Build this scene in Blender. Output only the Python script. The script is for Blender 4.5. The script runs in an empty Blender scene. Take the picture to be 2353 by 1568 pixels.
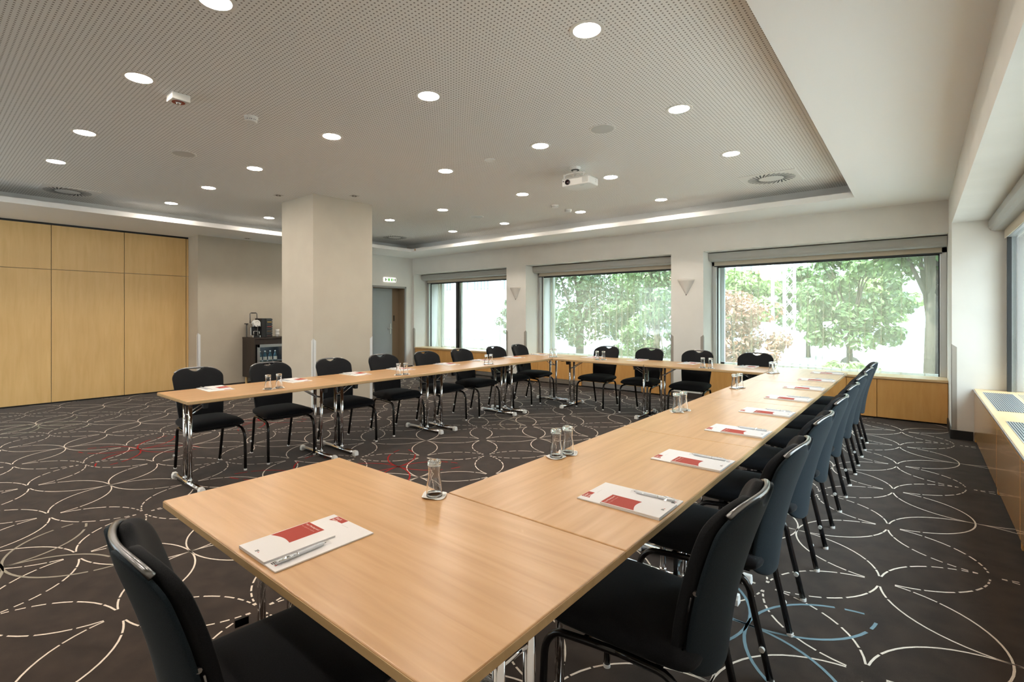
import bpy, bmesh, math, random
from mathutils import Vector, Matrix
random.seed(11)
PI = math.pi
sc = bpy.context.scene
COL = sc.collection
H_CAM = 1.38
TZ = 0.731            # table-top height

# ------------------------------------------------------------------ helpers
class MB:
    """Collects shapes; build() links them as one mesh object."""
    def __init__(s): s.v = []; s.f = []; s.m = []
    def add(s, verts, faces, mi=0):
        o = len(s.v); s.v += [tuple(p) for p in verts]
        for f in faces: s.f.append(tuple(i + o for i in f)); s.m.append(mi)
        return s
    def box(s, x0, x1, y0, y1, z0, z1, mi=0):
        return s.add([(x0,y0,z0),(x1,y0,z0),(x1,y1,z0),(x0,y1,z0),(x0,y0,z1),(x1,y0,z1),(x1,y1,z1),(x0,y1,z1)],
                     [(0,3,2,1),(4,5,6,7),(0,1,5,4),(1,2,6,5),(2,3,7,6),(3,0,4,7)], mi)
    def prism(s, pts, z0, z1, mi=0, axis='z'):
        n = len(pts)
        def P(a, b, c): return (a,b,c) if axis == 'z' else ((a,c,b) if axis == 'y' else (c,a,b))
        v = [P(x,y,z0) for x,y in pts] + [P(x,y,z1) for x,y in pts]
        f = [tuple(range(n))[::-1], tuple(range(n,2*n))] + [(i,(i+1)%n,n+(i+1)%n,n+i) for i in range(n)]
        return s.add(v, f, mi)
    def tube(s, path, r, seg=10, mi=0, caps=True):
        pts = [Vector(p) for p in path]; n = len(pts); v = []; f = []
        t0 = (pts[1]-pts[0]).normalized()
        up = Vector((0,0,1)) if abs(t0.z) < .9 else Vector((1,0,0))
        a = t0.cross(up).normalized()
        for i,p in enumerate(pts):
            t = (pts[min(i+1,n-1)]-pts[max(i-1,0)]).normalized()
            a = (a - t*a.dot(t)).normalized(); b = t.cross(a)
            rr = r[i] if isinstance(r,(list,tuple)) else r
            for k in range(seg):
                q = 2*PI*k/seg
                v.append(p + a*(math.cos(q)*rr) + b*(math.sin(q)*rr))
        for i in range(n-1):
            for k in range(seg):
                k2 = (k+1)%seg
                f.append((i*seg+k, i*seg+k2, (i+1)*seg+k2, (i+1)*seg+k))
        if caps: f += [tuple(range(seg))[::-1], tuple(range((n-1)*seg, n*seg))]
        return s.add(v, f, mi)
    def lathe(s, prof, c=(0,0,0), seg=24, mi=0, closed=False, axis='z'):
        v = []; f = []; n = len(prof)
        for (r,z) in prof:
            for k in range(seg):
                q = 2*PI*k/seg; x,y = r*math.cos(q), r*math.sin(q)
                p = (x,y,z) if axis == 'z' else ((x,z,y) if axis == 'y' else (z,x,y))
                v.append((p[0]+c[0],p[1]+c[1],p[2]+c[2]))
        for i in range(n if closed else n-1):
            j = (i+1)%n
            for k in range(seg):
                k2 = (k+1)%seg
                f.append((i*seg+k, i*seg+k2, j*seg+k2, j*seg+k))
        if not closed:
            f += [tuple(range(seg))[::-1], tuple(range((n-1)*seg,n*seg))]
        return s.add(v, f, mi)
    def xf(s, M):
        s.v = [tuple(M @ Vector(p)) for p in s.v]; return s
    def build(s, name, mats, parent=None, smooth=False, bevel=0, seg=2, loc=None, fix=True):
        me = bpy.data.meshes.new(name)
        me.from_pydata(s.v, [], s.f)
        if not isinstance(mats,(list,tuple)): mats = [mats]
        for m in mats: me.materials.append(m)
        for p,mi in zip(me.polygons, s.m): p.material_index = mi
        if fix:
            bm = bmesh.new(); bm.from_mesh(me); bmesh.ops.recalc_face_normals(bm, faces=bm.faces); bm.to_mesh(me); bm.free()
        if smooth: me.polygons.foreach_set('use_smooth', [True]*len(me.polygons))
        me.update()
        o = bpy.data.objects.new(name, me); COL.objects.link(o)
        if parent: o.parent = parent
        if loc: o.location = loc
        if bevel:
            b = o.modifiers.new('edge','BEVEL'); b.width = bevel; b.segments = seg; b.limit_method = 'ANGLE'; b.angle_limit = math.radians(40)
            if smooth == 'b': me.polygons.foreach_set('use_smooth',[True]*len(me.polygons))
        return o

def text_mb(body, size, mi=0, align='LEFT', spacing=1.0):
    cu = bpy.data.curves.new('lettering','FONT'); cu.body = body; cu.size = size; cu.align_x = align; cu.space_line = spacing
    cu.resolution_u = 3
    o = bpy.data.objects.new('lettering', cu); COL.objects.link(o)
    bpy.context.view_layer.update()
    me = bpy.data.meshes.new_from_object(o.evaluated_get(bpy.context.evaluated_depsgraph_get()))
    m = MB().add([v.co[:] for v in me.vertices], [tuple(p.vertices) for p in me.polygons], mi)
    bpy.data.objects.remove(o); bpy.data.curves.remove(cu); bpy.data.meshes.remove(me)
    return m

def tag(o, label, cat, group=None, kind=None):
    o['label'] = label; o['category'] = cat
    if group: o['group'] = group
    if kind: o['kind'] = kind
    return o
def struct(o): o['kind'] = 'structure'; return o
def empty(name, loc=(0,0,0), rz=0):
    o = bpy.data.objects.new(name, None); COL.objects.link(o); o.location = loc; o.rotation_euler = (0,0,rz)
    o.empty_display_size = .05
    return o
def thing(name, label, cat, loc=(0,0,0), rz=0, group=None):
    return tag(empty(name, loc, rz), label, cat, group)
def kids(o): return [c for c in bpy.data.objects if c.parent == o]
KIDS = {}
def freeze(root):
    def rec(o): return [(c, rec(c)) for c in kids(o)]
    KIDS[root.name] = rec(root)
def dup(root, loc, rz, label, group=None):
    def cp(tree, par):
        for c, sub in tree:
            n = c.copy(); COL.objects.link(n); n.parent = par; cp(sub, n)
    r = root.copy(); COL.objects.link(r); r.location = loc; r.rotation_euler = (0,0,rz); r['label'] = label
    if group: r['group'] = group
    cp(KIDS[root.name], r)
    return r
def place(state, root, loc, rz, label, group=None):
    if not state.get(root.name):
        state[root.name] = True; root.location = loc; root.rotation_euler = (0,0,rz); root['label'] = label
        if group: root['group'] = group
        return root
    return dup(root, loc, rz, label, group)
USED = {}
ORD = ['first','second','third','fourth','fifth','sixth','seventh','eighth']

# ------------------------------------------------------------------ materials
def lin(r,g,b):
    f = lambda c: (c/255/12.92) if c/255 <= .04045 else ((c/255+.055)/1.055)**2.4
    return (f(r),f(g),f(b),1)
def mat(name, col=(.8,.8,.8,1), rough=.5, metal=0, spec=.5, **k):
    m = bpy.data.materials.new(name); m.use_nodes = True
    b = m.node_tree.nodes['Principled BSDF']
    b.inputs['Base Color'].default_value = col; b.inputs['Roughness'].default_value = rough
    b.inputs['Metallic'].default_value = metal; b.inputs['Specular IOR Level'].default_value = spec
    for kk,v in k.items(): b.inputs[kk.replace('_',' ')].default_value = v
    return m
def nt(m): return m.node_tree.nodes, m.node_tree.links, m.node_tree.nodes['Principled BSDF']
def noise_col(m, c1, c2, scale=20, vec_scale=None, detail=4, lo=.35, hi=.65, bump=0, coord='Object', rough=None):
    N,L,B = nt(m)
    tc = N.new('ShaderNodeTexCoord'); mp = N.new('ShaderNodeMapping'); no = N.new('ShaderNodeTexNoise'); cr = N.new('ShaderNodeValToRGB')
    if vec_scale: mp.inputs['Scale'].default_value = vec_scale
    no.inputs['Scale'].default_value = scale; no.inputs['Detail'].default_value = detail
    L.new(tc.outputs[coord], mp.inputs[0]); L.new(mp.outputs[0], no.inputs['Vector']); L.new(no.outputs['Fac'], cr.inputs[0])
    cr.color_ramp.elements[0].position = lo; cr.color_ramp.elements[0].color = c1
    cr.color_ramp.elements[1].position = hi; cr.color_ramp.elements[1].color = c2
    L.new(cr.outputs[0], B.inputs['Base Color'])
    if bump:
        bu = N.new('ShaderNodeBump'); bu.inputs['Strength'].default_value = bump; bu.inputs['Distance'].default_value = .002
        L.new(no.outputs['Fac'], bu.inputs['Height']); L.new(bu.outputs[0], B.inputs['Normal'])
    return m
def emis(name, col, s):
    m = bpy.data.materials.new(name); m.use_nodes = True; N = m.node_tree.nodes; L = m.node_tree.links
    N.remove(N['Principled BSDF']); e = N.new('ShaderNodeEmission'); e.inputs[0].default_value = col; e.inputs[1].default_value = s
    L.new(e.outputs[0], N['Material Output'].inputs[0]); return m

M = {}
M['white_paint'] = noise_col(mat('white_paint', rough=.85, spec=.25), (.735,.72,.685,1), (.765,.75,.715,1), 3)
M['greige_paint'] = noise_col(mat('greige_paint', rough=.85, spec=.25), (.53,.47,.385,1), (.56,.50,.41,1), 3)
M['column_paint'] = noise_col(mat('column_paint', rough=.85, spec=.25), (.60,.545,.46,1), (.63,.575,.485,1), 3)
M['soffit_paint'] = mat('soffit_paint', (.88,.88,.87,1), .9, spec=.2)
M['white_plastic'] = mat('white_plastic', (.80,.79,.76,1), .4)
M['grey_plastic'] = mat('grey_plastic', (.55,.55,.53,1), .5)
M['black_plastic'] = mat('black_plastic', (.012,.012,.013,1), .45)
M['chrome'] = mat('chrome', (.80,.80,.82,1), .09, 1)
M['steel'] = mat('steel', (.55,.54,.53,1), .28, 1)
M['alu'] = mat('alu', (.62,.63,.64,1), .35, .8)
M['dark_frame'] = mat('dark_frame', (.02,.022,.024,1), .4)
M['black_tube'] = mat('black_tube', (.008,.008,.009,1), .22)
M['pewter'] = mat('pewter', (.22,.22,.225,1), .28, 1)
M['brown_base'] = mat('brown_base', (.045,.032,.026,1), .6)
M['dark_wood'] = noise_col(mat('dark_wood', rough=.45), (.020,.012,.009,1), (.034,.021,.016,1), 8, (1,1,.12))
fab = noise_col(mat('black_fabric', rough=.9, spec=.25), (.006,.0068,.0085,1), (.0105,.0115,.014,1), 420, detail=2, bump=.25)
fab.node_tree.nodes['Principled BSDF'].inputs['Sheen Weight'].default_value = .04
fab.node_tree.nodes['Principled BSDF'].inputs['Sheen Roughness'].default_value = .4
M['fabric'] = fab
fab2 = noise_col(mat('back_fabric', rough=.9, spec=.25), (.009,.016,.022,1), (.014,.023,.031,1), 420, detail=2, bump=.25)  # bluish tint puts the daylight on the chair backs into the colour
fab2.node_tree.nodes['Principled BSDF'].inputs['Sheen Weight'].default_value = .05
fab2.node_tree.nodes['Principled BSDF'].inputs['Sheen Roughness'].default_value = .4
M['back_fabric'] = fab2

def wood(name, c1, c2, c3, rough, sc_=(1,14,14), scale=2.2, coat=0):
    m = mat(name, rough=rough); N,L,B = nt(m)
    tc = N.new('ShaderNodeTexCoord'); mp = N.new('ShaderNodeMapping'); mp.inputs['Scale'].default_value = sc_
    n1 = N.new('ShaderNodeTexNoise'); n1.inputs['Scale'].default_value = scale; n1.inputs['Detail'].default_value = 6; n1.inputs['Distortion'].default_value = .6
    n2 = N.new('ShaderNodeTexNoise'); n2.inputs['Scale'].default_value = 1.3; n2.inputs['Detail'].default_value = 2
    c = N.new('ShaderNodeValToRGB'); e = c.color_ramp.elements
    e[0].position = .3; e[0].color = c1; e[1].position = .72; e[1].color = c3
    x = e.new(.5); x.color = c2
    mx = N.new('ShaderNodeMix'); mx.data_type = 'RGBA'; mx.blend_type = 'MULTIPLY'; mx.inputs[0].default_value = .5
    c2r = N.new('ShaderNodeValToRGB'); c2r.color_ramp.elements[0].position = .3; c2r.color_ramp.elements[1].position = .7
    c2r.color_ramp.elements[0].color = (.88,.86,.83,1); c2r.color_ramp.elements[1].color = (1.06,1.06,1.06,1)
    L.new(tc.outputs['Object'], mp.inputs[0]); L.new(mp.outputs[0], n1.inputs['Vector']); L.new(tc.outputs['Object'], n2.inputs['Vector'])
    L.new(n1.outputs['Fac'], c.inputs[0]); L.new(n2.outputs['Fac'], c2r.inputs[0])
    L.new(c.outputs[0], mx.inputs[6]); L.new(c2r.outputs[0], mx.inputs[7]); L.new(mx.outputs[2], B.inputs['Base Color'])
    if coat: B.inputs['Coat Weight'].default_value = coat; B.inputs['Coat Roughness'].default_value = .08
    return m
M['beech'] = wood('beech_veneer', (.50,.285,.125,1), (.555,.325,.15,1), (.60,.365,.18,1), .30)
M['beech_edge'] = wood('beech_edging', (.46,.31,.15,1), (.50,.34,.17,1), (.54,.375,.195,1), .38)
M['panel_wood'] = wood('maple_panel', (.72,.47,.19,1), (.76,.505,.215,1), (.79,.535,.24,1), .42, (9,9,.9), 2.0)
M['cab_wood'] = wood('maple_cabinet', (.58,.30,.085,1), (.62,.33,.10,1), (.65,.36,.12,1), .38, (9,9,1.2), 2.0)
M['gloss_wood'] = wood('lacquered_maple', (.56,.305,.115,1), (.575,.315,.12,1), (.59,.325,.125,1), .2, (2,.2,5), .8, coat=.5)
M['sill_wood'] = wood('sill_maple', (.58,.40,.21,1), (.62,.43,.23,1), (.66,.47,.26,1), .3, (9,1.2,9), 2.0)
M['carpet'] = noise_col(mat('carpet_pile', rough=1, spec=.1), (.024,.015,.0105,1), (.041,.027,.0195,1), 9, detail=8, bump=.0)
def carpet_fix():
    m = M['carpet']; N,L,B = nt(m)
    no = N.new('ShaderNodeTexNoise'); no.inputs['Scale'].default_value = 650; no.inputs['Detail'].default_value = 2
    tc = N.new('ShaderNodeTexCoord'); L.new(tc.outputs['Object'], no.inputs['Vector'])
    bu = N.new('ShaderNodeBump'); bu.inputs['Strength'].default_value = .5; bu.inputs['Distance'].default_value = .003
    L.new(no.outputs['Fac'], bu.inputs['Height']); L.new(bu.outputs[0], B.inputs['Normal'])
    B.inputs['Sheen Weight'].default_value = .12
carpet_fix()
M['line_cream'] = noise_col(mat('carpet_line_cream', rough=1, spec=.1), (.62,.53,.44,1), (.78,.69,.60,1), 300)
M['line_red'] = mat('carpet_line_red', (.30,.022,.02,1), 1, spec=.1)
M['line_blue'] = mat('carpet_line_blue', (.17,.25,.29,1), 1, spec=.1)
M['line_grey'] = mat('carpet_line_grey', (.30,.27,.22,1), 1, spec=.1)
M['line_olive'] = mat('carpet_line_olive', (.26,.26,.20,1), 1, spec=.1)
M['paper'] = mat('paper', (.72,.70,.70,1), .7, spec=.3)
M['brand_red'] = mat('print_red', (.36,.032,.018,1), .6, spec=.3)
M['print_white'] = mat('print_white', (.85,.75,.70,1), .6, spec=.2)
M['print_black'] = mat('print_black', (.03,.03,.03,1), .6, spec=.2)
M['print_grey'] = mat('print_grey', (.45,.44,.44,1), .7, spec=.2)
M['pen_white'] = mat('pen_plastic', (.80,.84,.88,1), .2)
M['coaster'] = noise_col(mat('coaster_paper', rough=.85, spec=.2), (.80,.79,.77,1), (.85,.84,.82,1), 120, bump=.15)

def arch_glass(name, tint=(1,1,1,1), ior=1.45, extra=0.0):
    m = bpy.data.materials.new(name); m.use_nodes = True; N = m.node_tree.nodes; L = m.node_tree.links
    N.remove(N['Principled BSDF'])
    t = N.new('ShaderNodeBsdfTransparent'); t.inputs[0].default_value = tint
    g = N.new('ShaderNodeBsdfGlossy'); g.inputs['Roughness'].default_value = .01
    f = N.new('ShaderNodeFresnel'); f.inputs[0].default_value = ior
    mx = N.new('ShaderNodeMixShader')
    ge = N.new('ShaderNodeNewGeometry'); im = N.new('ShaderNodeMix'); im.data_type = 'FLOAT'    # same reflectance from both sides of the sheet
    im.inputs[2].default_value = ior; im.inputs[3].default_value = 1/ior; L.new(ge.outputs['Backfacing'], im.inputs[0]); L.new(im.outputs[0], f.inputs[0])
    if extra:
        ad = N.new('ShaderNodeMath'); ad.operation = 'ADD'; ad.inputs[1].default_value = extra; ad.use_clamp = True
        L.new(f.outputs[0], ad.inputs[0]); L.new(ad.outputs[0], mx.inputs[0])
    else: L.new(f.outputs[0], mx.inputs[0])
    L.new(t.outputs[0], mx.inputs[1]); L.new(g.outputs[0], mx.inputs[2]); L.new(mx.outputs[0], N['Material Output'].inputs[0])
    return m
M['pane'] = arch_glass('window_glass', (.93,.96,.95,1))
M['sleeve'] = arch_glass('clear_film', (.97,.97,.98,1), 1.5, .05)
g = mat('tumbler_glass', (1,1,1,1), .0); g.node_tree.nodes['Principled BSDF'].inputs['Transmission Weight'].default_value = 1
g.node_tree.nodes['Principled BSDF'].inputs['IOR'].default_value = 1.46
M['glass'] = g
def sheer(name, col, opac):
    m = bpy.data.materials.new(name); m.use_nodes = True; N = m.node_tree.nodes; L = m.node_tree.links
    N.remove(N['Principled BSDF'])
    t = N.new('ShaderNodeBsdfTransparent'); d = N.new('ShaderNodeBsdfDiffuse'); r = N.new('ShaderNodeBsdfTranslucent')
    d.inputs[0].default_value = col; r.inputs[0].default_value = col
    a = N.new('ShaderNodeMixShader'); a.inputs[0].default_value = .55; L.new(d.outputs[0], a.inputs[1]); L.new(r.outputs[0], a.inputs[2])
    b = N.new('ShaderNodeMixShader'); b.inputs[0].default_value = opac; L.new(t.outputs[0], b.inputs[1]); L.new(a.outputs[0], b.inputs[2])
    L.new(b.outputs[0], N['Material Output'].inputs[0]); return m
M['sheer'] = sheer('sheer_curtain', (.70,.63,.46,1), .30)
M['lamp'] = emis('lamp_diffuser', (1,.89,.76,1), 84)

# perforated acoustic ceiling: 12 mm dark dots painted for the shade in the holes, on a 27 mm square grid
def perforated():
    m = mat('perforated_board', (.80,.795,.775,1), .9, spec=.2); N,L,B = nt(m)
    tc = N.new('ShaderNodeTexCoord'); sx = N.new('ShaderNodeSeparateXYZ'); L.new(tc.outputs['Object'], sx.inputs[0])
    def cell(out, ph):
        a = N.new('ShaderNodeMath'); a.operation = 'MULTIPLY_ADD'; a.inputs[1].default_value = 1/.027; a.inputs[2].default_value = -ph/.027+.5+1000
        L.new(out, a.inputs[0])
        f = N.new('ShaderNodeMath'); f.operation = 'FRACT'; L.new(a.outputs[0], f.inputs[0])
        s = N.new('ShaderNodeMath'); s.operation = 'SUBTRACT'; s.inputs[1].default_value = .5; L.new(f.outputs[0], s.inputs[0])
        q = N.new('ShaderNodeMath'); q.operation = 'MULTIPLY'; L.new(s.outputs[0], q.inputs[0]); L.new(s.outputs[0], q.inputs[1]); return q
    a = cell(sx.outputs[0], .5105); b = cell(sx.outputs[1], 1.524)
    ad = N.new('ShaderNodeMath'); ad.operation = 'ADD'; L.new(a.outputs[0], ad.inputs[0]); L.new(b.outputs[0], ad.inputs[1])
    sq = N.new('ShaderNodeMath'); sq.operation = 'SQRT'; L.new(ad.outputs[0], sq.inputs[0])
    lt = N.new('ShaderNodeMath'); lt.operation = 'LESS_THAN'; lt.inputs[1].default_value = .205; L.new(sq.outputs[0], lt.inputs[0])
    mx = N.new('ShaderNodeMix'); mx.data_type = 'RGBA'; mx.inputs[6].default_value = (.88,.88,.865,1); mx.inputs[7].default_value = (.30,.29,.27,1)
    L.new(lt.outputs[0], mx.inputs[0]); L.new(mx.outputs[2], B.inputs['Base Color'])
    return m
M['perf'] = perforated()

# ------------------------------------------------------------------ room shell
XL, XG, YB, XR, YN = -8.92, -8.47, 7.05, 1.593, -4.4     # left panels, grey wall, back wall, right wall line, rear wall
ZC, ZS, ZW = 3.04, 2.80, 2.40                            # perforated ceiling, soffit, window head
WIN = [(-8.41,-5.41), (-4.897,-1.86), (-1.336,1.593)]    # back wall openings
YO = 8.15                                                # outer face of the back wall

def carpet_floor():
    m = MB()
    m.add([(-9.4,YN-.1,0),(2.5,YN-.1,0),(2.5,YO,0),(-9.4,YO,0)], [(0,1,2,3)], 0)
    m.add([(-9.4,YN-.1,-.12),(2.5,YN-.1,-.12),(2.5,YO,-.12),(-9.4,YO,-.12)], [(3,2,1,0)], 0)
    r = .44; rj = .437; W = .0043; rnd = random.Random(5)
    def ribbon(pts, w, mi, z=.0008):
        v = []; f = []
        for i,p in enumerate(pts):
            q0 = pts[max(i-1,0)]; q1 = pts[min(i+1,len(pts)-1)]
            dx,dy = q1[0]-q0[0], q1[1]-q0[1]; l = math.hypot(dx,dy) or 1
            nx,ny = -dy/l*w, dx/l*w
            jw = rnd.uniform(-.0006,.0006)
            v += [(p[0]+nx*(1+jw*100),p[1]+ny*(1+jw*100),z),(p[0]-nx,p[1]-ny,z)]
        for i in range(len(pts)-1): f.append((2*i,2*i+1,2*i+3,2*i+2))
        m.add(v, f, mi)
    def arc(cx, cy, a0, a1, t0, t1, w, mi, z=.0008):
        n = max(2, int(14*(t1-t0))+2)
        ribbon([(cx+r*math.cos(a0+(a1-a0)*(t0+(t1-t0)*i/(n-1))), cy+rj*math.sin(a0+(a1-a0)*(t0+(t1-t0)*i/(n-1)))) for i in range(n)], w, mi, z)
    for i in range(-23, 3):
        for j in range(-8, 14):
            if (i+j) % 2 == 0: continue
            cx, cy = 1.16+.44*i, 1.98+.437*j
            if not (XL+.1 < cx < 1.9 and -2 < cy < YB): continue
            for k in range(4):                       # the nodes sit at 0, 90, 180, 270 degrees round each circle
                ends = []
                for q in (k, k+1):
                    di = (1,0,-1,0)[q%4]; dj = (0,1,0,-1)[q%4]
                    ni, nj = i+di, j+dj
                    if ni % 2 == 0: kind = 'gap'
                    else: kind = 'cross' if ((ni-1)//2 + (nj+1)//2) % 2 == 0 else 'dash'
                    ends.append((kind, q*PI/2))
                if ends[0][0] != 'gap': ends.reverse()
                (k0,a0),(k1,a1) = ends
                jt = rnd.uniform(-.015,.015)
                if k1 == 'cross': segs = [(.09,.185+jt),(.20+jt,.34+jt),(.355+jt,1.0)] if rnd.random() < .6 else [(.09,.25+jt),(.27+jt,1.0)]
                elif k1 == 'gap': segs = [(.09,.91)]
                else: segs = [(.09,.24+jt),(.26+jt,.46+jt),(.49+jt,.61),(.645,.725),(.755,.81),(.84,.88),(.905,.935)]
                for t0,t1 in segs: arc(cx, cy, a0, a1, t0, t1, W, 1)
    flowers = [(-4.776,.274,2),(-2.287,1.617,2),(.733,1.143,3),(-2.497,-.94,5),(-6.95,-.211,4),(-2.814,3.854,5),(-5.19,1.713,2),(-2.766,.934,2)]
    for x,y,mi in flowers:
        for k in range(4):
            ca = k*PI/2; cx, cy = x+r*math.cos(ca), y+rj*math.sin(ca)
            for sgn in (1,-1):
                a0 = ca+PI
                segs = [(.0,rnd.uniform(.55,.72)),(.75,rnd.uniform(.84,.93))] if mi in (2,) else [(0,rnd.uniform(.72,.8)),(.82,rnd.uniform(.9,.97))]
                for t0,t1 in segs: arc(cx, cy, a0, a0+sgn*PI/2, t0, t1, .0065, mi, .0012)
    o = m.build('floor', [M['carpet'],M['line_cream'],M['line_red'],M['line_blue'],M['line_olive'],M['line_grey']], fix=False)
    return struct(o)
carpet_floor()

# ceiling: perforated field, soffit ring with a cove gap, beam over the side windows
m = MB().box(-9.4,2.45,YN-.1,YO,ZC,ZC+.2); struct(m.build('ceiling', M['perf']))
XcL, XcR, YcB = -7.45, .72, 6.15
m = MB()
m.box(-9.2,XcL,YN,YB+.1,ZS,ZS+.07); m.box(XcR,XR+.05,YN,YB+.1,ZS,ZS+.07); m.box(XcL,XcR,YcB,YB+.1,ZS,ZS+.07)
m.box(-9.2,-8.1,YN,YB+.1,ZS+.07,ZC); m.box(1.13,XR+.05,YN,YB+.1,ZS+.07,ZC); m.box(-8.1,1.13,6.56,YB+.1,ZS+.07,ZC)
struct(m.build('trim_1', M['soffit_paint']))
m = MB().box(XR,2.4,YN,6.26,ZW,ZC); struct(m.build('trim_2', M['white_paint']))

# walls
m = MB()
m.box(-9.3,WIN[0][0],YB,YO,0,ZC)
for a,b in ((WIN[0][1],WIN[1][0]),(WIN[1][1],WIN[2][0])): m.box(a,b,YB,YO,0,ZC)
for a,b in WIN: m.box(a,b,YB,YO,ZW,ZC); m.box(a,b,7.75,YO,0,.50)
struct(m.build('wall_back', M['white_paint']))
m = MB().box(XR,2.4,6.26,YO,0,ZC); m.box(XR,2.4,YN,.95,0,ZW); m.box(2.2,2.4,.95,6.26,0,.5)
struct(m.build('wall_right', M['white_paint']))
RW = (-8.85,-5.0,.45,2.6)
m = MB().box(-9.3,RW[0],YN-.15,YN,0,ZC); m.box(RW[1],2.4,YN-.15,YN,0,ZC); m.box(RW[0],RW[1],YN-.15,YN,0,RW[2]); m.box(RW[0],RW[1],YN-.15,YN,RW[3],ZC)
struct(m.build('wall_rear', M['white_paint']))
w6 = struct(empty('window_5'))
m = MB().box(RW[0],RW[1],YN-.12,YN-.06,RW[2],RW[2]+.06); m.box(RW[0],RW[1],YN-.12,YN-.06,RW[3]-.06,RW[3])
for k in range(5): q = RW[0]+(RW[1]-RW[0]-.06)*k/4; m.box(q,q+.06,YN-.12,YN-.06,RW[2],RW[3])
m.build('window_frame', M['alu'], w6); MB().box(RW[0],RW[1],YN-.095,YN-.087,RW[2],RW[3]).build('window_pane', M['pane'], w6)
YD0, YD1, ZD = 5.845, 6.80, 2.03
m = MB()
m.box(-9.3,XL-.04,YN,2.10,0,ZS+.02)
m.box(-9.3,XG,2.10,YD0,0,ZS+.02); m.box(-9.3,XG,YD1,YB,0,ZS+.02); m.box(-9.3,XG,YD0,YD1,ZD,ZS+.02); m.box(-9.3,-8.85,YD0,YD1,0,ZD)
struct(m.build('wall_left', M['greige_paint']))
m = MB().box(XG+.0015,XG+.004,3.9,YD0,0.0,ZS-.001); m.box(XG+.0015,XG+.004,YD1,YB-.002,0,ZS-.001); m.box(XG+.0015,XG+.004,YD0,YD1,ZD,ZS-.001)
struct(m.build('trim_3', M['white_paint']))               # the door end of that wall is painted white
m = MB().box(XL-.03,XL-.012,YN,2.10,ZS-.03,ZS); m.box(XL-.03,XL-.012,YN,2.10,0.001,.022); struct(m.build('trim_4', M['black_plastic']))
m = MB().box(XG,XG+.014,2.085,YD0-.07,0.001,.10); m.box(XG,XG+.014,YD1+.07,YB,.001,.10); m.box(XL-.01,XG+.014,2.085,2.10,.001,.10); struct(m.build('baseboard_left', M['brown_base']))
m = MB()
for a,b in ((WIN[0][1],WIN[1][0]),(WIN[1][1],WIN[2][0])): m.box(a,b,YB-.013,YB,.001,.10)
struct(m.build('baseboard_back', M['brown_base']))
m = MB().box(XR-.013,1.765,6.247,6.26,.001,.10); m.box(XR-.013,XR,6.26,7.09,.001,.10); struct(m.build('baseboard_right', M['black_plastic']))

# square pillar standing clear of the wall
m = MB().box(-5.874,-5.0,2.335,3.305,0,ZC); struct(m.build('pillar', M['column_paint']))
m = MB().box(-5.886,-4.988,2.323,3.317,.001,.105); struct(m.build('baseboard_pillar', M['brown_base']))
gw = mat('guard_white',(.80,.82,.84,1),.4); gg = mat('guard_grey',(.36,.33,.29,1),.45)
def guard2(xa, ya, dx, dy, mt, label):
    """two leaves meeting at the wall corner (xa,ya); dx, dy: the way each leaf runs"""
    w, t = .042, .0035; m = MB()
    def leaf(ax):
        zt0, zt1 = 1.055, 1.02
        if ax == 'x':
            p = [(xa-dx*t,ya-dy*t),(xa+dx*w,ya-dy*t),(xa+dx*w,ya-dy*.0004),(xa-dx*t,ya-dy*.0004)]
        else:
            p = [(xa-dx*t,ya-dy*t),(xa-dx*t,ya+dy*w),(xa-dx*.0004,ya+dy*w),(xa-dx*.0004,ya-dy*t)]
        zt = [zt0,zt1,zt1,zt0] if ax == 'x' else [zt0,zt1,zt1,zt0]
        v = [(q[0],q[1],.106) for q in p]+[(q[0],q[1],z) for q,z in zip(p,zt)]
        m.add(v, [(0,1,2,3),(4,5,6,7),(0,1,5,4),(1,2,6,5),(2,3,7,6),(3,0,4,7)])
    leaf('x'); leaf('y')
    return tag(m.build('corner_guard', mt), label, 'corner guard', 'corner guards')
guard2(-5.0,2.335,-1,1,gw,'white corner guard on the pillar edge facing the open floor')
guard2(-5.0,3.305,-1,-1,gw,'white corner guard on the pillar edge nearer the grey door')
guard2(XG,2.10,-1,1,gw,'white corner guard on the grey wall edge beside the maple panels')
guard2(WIN[0][1],YB,1,1,gg,'grey corner guard on the first pier beside the narrow first window')
guard2(WIN[1][0],YB,-1,1,gg,'grey corner guard on the first pier beside the middle window')
guard2(WIN[1][1],YB,1,1,gg,'grey corner guard on the second pier beside the middle window')
guard2(WIN[2][0],YB,-1,1,gg,'grey corner guard on the second pier beside the widest window')
guard2(WIN[0][0],YB,-1,1,gg,'grey corner guard on the wall edge between door and first window')
guard2(XR,6.26,1,1,gg,'grey corner guard on the white pillar at the room corner')

# maple panels of the folding wall
st = {}
pn = thing('wall_panel','x','wall panel',group='maple wall panels')
mb = MB().box(-.012,0,.003,.931,.024,2.078); mb.build('lower_panel', M['panel_wood'], pn, bevel=.002)
mb = MB().box(-.012,0,.003,.931,2.084,2.768); mb.build('upper_panel', M['panel_wood'], pn, bevel=.002)
freeze(pn)
lab = ['tall maple wall panel second from the grey wall corner','tall maple wall panel third from the grey wall corner','tall maple wall panel nearest the grey wall corner']
for y,l in ((.191,lab[0]),(-.744,lab[1]),(1.126,lab[2])): place(st, pn, (XL,y,0), 0, l)
for y in (-1.679,-2.614,-3.549): dup(pn, (XL,y,0), 0, 'tall maple wall panel further along the wall towards the camera side', 'unseen maple panels')
m = MB().box(XL-.012,XL,2.064,2.098,.024,2.078); m.box(XL-.012,XL,2.064,2.098,2.084,2.768)
tag(m.build('wall_panel_strip', M['panel_wood']), 'narrow maple filler strip between the last panel and grey wall','wall panel')

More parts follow.
